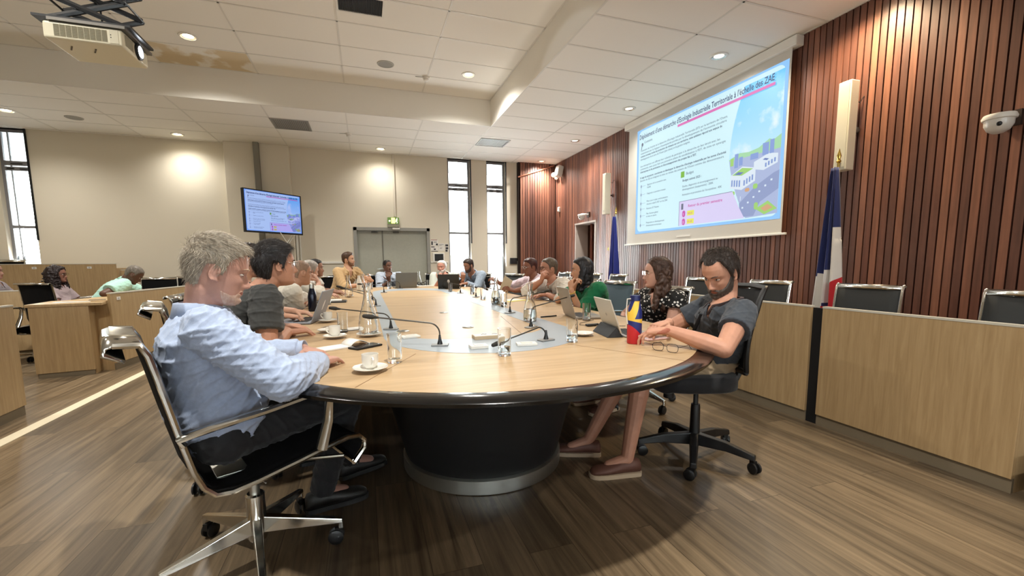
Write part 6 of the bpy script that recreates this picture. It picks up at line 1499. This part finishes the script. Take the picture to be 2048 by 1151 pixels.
person('woman with long black hair in a green top, chin on her clasped hands', (2.22, 3.86, .54), 268, D(1186, 590, 4.22), D(1162, 540, 4.22), 285, hp=0, fem=1, wr=[D(1143, 580, 4.02), D(1147, 580, 4.12)], el=[V((1.90, 3.64, .72)), V((1.84, 4.10, .72))],
       hands=[dict(d=(.01, .05, .1), n=(-1, -.2, .2), curl=(1.0, 1.05, 1.1, 1.1)), dict(d=(.01, -.04, .1), n=(-1, .1, .2), curl=(1.0, 1.05, 1.1, 1.1))], skin=(202, 146, 112), hair=dict(c=(14, 13, 16), c2=(34, 32, 36), n=.003, th=[(0, .014, .018), (60, .016, .02), (90, .026, .024), (180, .034, .026)], mass=[((.062, -.02, .03), (.072, .02, -.20), .042, .03), ((-.062, -.02, .03), (-.072, .02, -.20), .042, .03), ((.0, -.07, .03), (0, -.075, -.20), .06, .045), ((.045, -.05, .02), (.05, -.055, -.22), .055, .038), ((-.045, -.05, .02), (-.05, -.055, -.22), .055, .038)]),
       shirt=dict(name='blouse', m=green, fold=.016, sl=.85, loose=.018), sleeve='short', collar=False, vneck=0, lod=1, pants=(60, 60, 70), extra=watch(0, (200, 170, 90), .004))
def spotmat():
    m = bpy.data.materials.new('spotted cloth'); m.use_nodes = True; nt = m.node_tree; b = nt.nodes['Principled BSDF']; N = nt.nodes.new
    tc = N('ShaderNodeTexCoord'); vo = N('ShaderNodeTexVoronoi'); vo.inputs['Scale'].default_value = 42; nt.links.new(tc.outputs['Object'], vo.inputs['Vector'])
    ls = N('ShaderNodeMath'); ls.operation = 'LESS_THAN'; ls.inputs[1].default_value = .34; nt.links.new(vo.outputs['Distance'], ls.inputs[0])
    mx = N('ShaderNodeMix'); mx.data_type = 'RGBA'; nt.links.new(ls.outputs[0], mx.inputs[0]); mx.inputs[6].default_value = srgb((12, 12, 13))+(1,); mx.inputs[7].default_value = srgb((226, 224, 220))+(1,)
    nt.links.new(mx.outputs[2], b.inputs['Base Color']); b.inputs['Roughness'].default_value = .85
    return m
BR = dict(c=(44, 30, 24), c2=(92, 66, 52), n=.003, strands=1800, sl=.04, th=[(0, .008, .012), (60, .012, .014), (90, .018, .016), (180, .024, .018)], zth=[(0, .082), (25, .080), (42, .068), (55, .05), (66, .01), (80, -.05), (100, -.06), (180, -.09)], flow=lambda p: (p.x*3, -1.5, -1.2),
          mass=[((.066, -.02, .02), (.075, .03, -.24), .030, .018), ((-.066, -.03, .02), (-.085, .03, -.27), .034, .02), ((0, -.075, .03), (0, -.085, -.24), .05, .03), ((.05, -.055, .02), (.055, -.06, -.24), .045, .028), ((-.05, -.055, .02), (-.07, -.05, -.28), .048, .03)])
person('woman with long brown hair and glasses in a black blouse with white spots', (2.20, 2.98, .54), 262, D(1330, 608, 3.30), D(1313, 546, 3.28), 292, hp=0, fem=1, wr=[V((1.92, 2.80, .62)), V((1.93, 2.98, .62))], el=[V((2.15, 2.55, .66)), V((2.1, 3.3, .66))],
       hands=[dict(d=(-.16, .05, -.02), n=(0, 0, 1)), dict(d=(-.16, -.03, -.02), n=(0, 0, 1))], skin=(212, 156, 132), hair=BR, shirt=dict(name='blouse', m=spotmat(), fold=.010, loose=.008), sleeve='cap', collar=False, vneck=.05, lod=0, bare='skirt', pants=(30, 28, 30), shoes=(96, 62, 50), glasses=mat('thin gold rims', (200, 176, 150), .3, .7),
       knees=[V((1.80, 2.86, .52)), V((1.79, 3.04, .52))], feet=[V((1.75, 2.84, .09)), V((1.74, 3.06, .09))])
polo = mat('washed grey polo', (66, 72, 80), .85, spec=.2, noise_amt=.12, nscale=25, bump=.3, bscale=400, sheen=.15)
PH = dict(c=(26, 21, 19), c2=(70, 58, 50), strands=3600, sl=.022, lift=.005, n=.004, th=[(0, .012, .007), (40, .008, .008), (70, .010, .014), (100, .010, .016), (180, .014, .012)],
          zth=[(0, .080), (18, .083), (36, .094), (48, .088), (58, .066), (68, .040), (76, .0), (80, -.03), (86, -.03), (90, .016), (104, .016), (114, -.02), (130, -.055), (150, -.072), (180, -.078)])
def polo_extra(d):
    fw = (d['F']-d['up']*d['F'].dot(d['up'])).normalized()
    a = d['neck']+fw*.108-d['up']*.075; b = d['neck']+fw*.130-d['up']*.20
    d['P'](MB().tube([a, b], .012, 8, flat=.35).build('placket', mat('placket dark', (50, 54, 60), .8), d['t']))
person('bearded man in a dark grey polo shirt typing, seated nearest on the right', (1.92, 2.02, .57), 288, D(1455, 622, 2.24), D(1440, 546, 2.25), 259, hp=-26, wr=[D(1338, 660, 2.10), D(1338, 645, 2.34)], el=[D(1446, 730, 1.86), V((1.95, 2.5, .6))],
       hands=[dict(d=(-.12, .10, -.02), n=(0, 0, 1), curl=(.5, .5, .55, .6)), dict(d=(-.16, -.02, -.02), n=(0, 0, 1), curl=(.45, .5, .55, .6))], skin=(206, 146, 116), hair=PH, brow=(40, 30, 26), beard=dict(c=(38, 30, 27), c2=(110, 100, 92), t=.006, strands=2600), shirt=dict(name='polo_shirt', m=polo, fold=.012, sl=.50, loose=.002, cm=mat('polo collar', (70, 58, 60), .85, bump=.3, bscale=500)), sleeve='short', vneck=.0, pants=(168, 146, 116), lod=0, shaz=290, extra=polo_extra, armscale=1.02,
       knees=[V((1.43, 1.99, .56)), V((1.47, 2.17, .56))], feet=[V((1.30, 1.93, .085)), V((1.22, 2.22, .085))], shoes=(96, 62, 50), bare='shorts')
# ---- left benches
person('curly haired woman with glasses in a pale top, behind the black chair at left', (-4.12, 7.95, .50), 95, D(103, 577, 6.2), D(116, 549, 6.2), 88, hp=2, fem=1, wr=[V((-3.85, 8.02, .60)), V((-3.85, 7.85, .60))], el=[None, None], skin=(150, 98, 78),
       hair=dict(c=(18, 13, 14), c2=(46, 30, 30), n=.012, ns=40, th=[(0, .012, .02), (50, .02, .025), (90, .04, .03), (180, .06, .035)], zth=[(0, .08), (40, .07), (60, .03), (80, -.06), (180, -.1)], mn=.03, ms=.02, mass=[((.07, -.03, .0), (.09, .0, -.2), .06, .055), ((-.07, -.03, .0), (-.09, .0, -.2), .06, .055), ((0, -.09, .0), (0, -.1, -.2), .08, .06)]), shirt=dict(name='blouse', m=fabric('pale mauve', (176, 160, 164))), collar=False, lod=1, glasses=M_black)
person('grey haired man in a mint shirt, head bent, writing at the left bench', (-3.35, 6.95, .50), 62, D(240, 572, 5.75), D(268, 549, 5.70), 72, hp=-38, wr=[V((-2.80, 7.22, .81)), V((-2.92, 6.85, .80))], el=[V((-3.0, 7.6, .7)), V((-3.1, 6.5, .76))], hands=[dict(d=(.1, -.08, 0), n=(0, 0, 1)), dict(d=(.1, .1, 0), n=(0, 0, 1))], skin=(98, 66, 50),
       hair=dict(c=(66, 60, 54), c2=(130, 122, 112), n=.001, th=[(0, .005, .007), (180, .007, .007)]), shirt=dict(m=fabric('mint cotton', (172, 216, 202)), fold=.014, loose=.014), sleeve='short', lod=1, sc=1.03)
person('person in pale grey, only a shoulder in view at the left frame edge', (-4.98, 8.1, .48), 80, D(-14, 566, 6.1), D(-14, 542, 6.1), 80, wr=[None, None], skin=(190, 140, 120), hair=dict(c=(60, 46, 40)), shirt=dict(m=fabric('pale grey knit', (160, 152, 160))), lod=2)
# things held
o = MB().box((1.60, 4.98, .885), (.004, .13, .18), Matrix.Rotation(R(35), 3, 'Z') @ Matrix.Rotation(R(28), 3, 'X')).build('card', mat('kraft card', (196, 184, 160), .8), smooth=None); tag(o, 'beige printed card in the hands of the man in the pink shirt', 'card')
o = MB().tube([(1.50, 5.50, .97), (1.63, 5.49, .985), (1.70, 5.48, .99)], [.002, .0035, .0035], 8).build('pen', M_white); tag(o, 'pale pen between the fingers of the man in the pink shirt', 'pen')
t = wthing('spectacles', (1.42, 7.46, 1.02), 'glasses dangling from the hand of the man leaning forward', 'glasses'); spectacles_mesh(parent=t, M=Matrix.Rotation(R(90), 4, 'Y') @ Matrix.Rotation(R(60), 4, 'Z'), r=.002)
# ================================================================ DAYLIGHT, WORLD, RENDER SETTINGS
w = bpy.data.worlds.new('world'); S.world = w; w.use_nodes = True
bg = w.node_tree.nodes['Background']; bg.inputs[0].default_value = (.93, .97, 1.0, 1); bg.inputs[1].default_value = 1.5
for k, (x0, x1) in enumerate((W1, W2, W3)):
    ld = bpy.data.lights.new('window daylight', 'AREA'); ld.shape = 'RECTANGLE'; ld.size = x1-x0; ld.size_y = 3.3; ld.energy = (45, 45, 40)[k]; ld.color = (.95, .98, 1)
    ld.spread = R(150)
    lo = bpy.data.objects.new('window daylight', ld); C.objects.link(lo); lo.location = ((x0+x1)/2, YF+.35, 1.9); lo.rotation_euler = (R(-112), 0, 0)
for a, b in WB:
    ld = bpy.data.lights.new('window daylight', 'AREA'); ld.shape = 'RECTANGLE'; ld.size = b-a; ld.size_y = 2.1; ld.energy = 46*(b-a)/1.2; ld.color = (.86, .93, 1)
    lo = bpy.data.objects.new('window daylight', ld); C.objects.link(lo); lo.location = ((a+b)/2, YB-.4, 1.9); lo.rotation_euler = (R(115), 0, 0)
S.view_settings.view_transform = 'Standard'; S.view_settings.look = 'None'; S.view_settings.gamma = 1; S.view_settings.use_curve_mapping = False
S.view_settings.exposure = 1.25
cy = S.cycles
cy.use_denoising = True
try: cy.denoiser = 'OPENIMAGEDENOISE'; cy.denoising_input_passes = 'RGB_ALBEDO_NORMAL'
except Exception: pass
cy.max_bounces = 10; cy.diffuse_bounces = 5; cy.glossy_bounces = 5; cy.transmission_bounces = 10; cy.transparent_max_bounces = 12
cy.caustics_reflective = False; cy.caustics_refractive = False; cy.sample_clamp_indirect = 6; cy.sample_clamp_direct = 0
cy.blur_glossy = 1.0
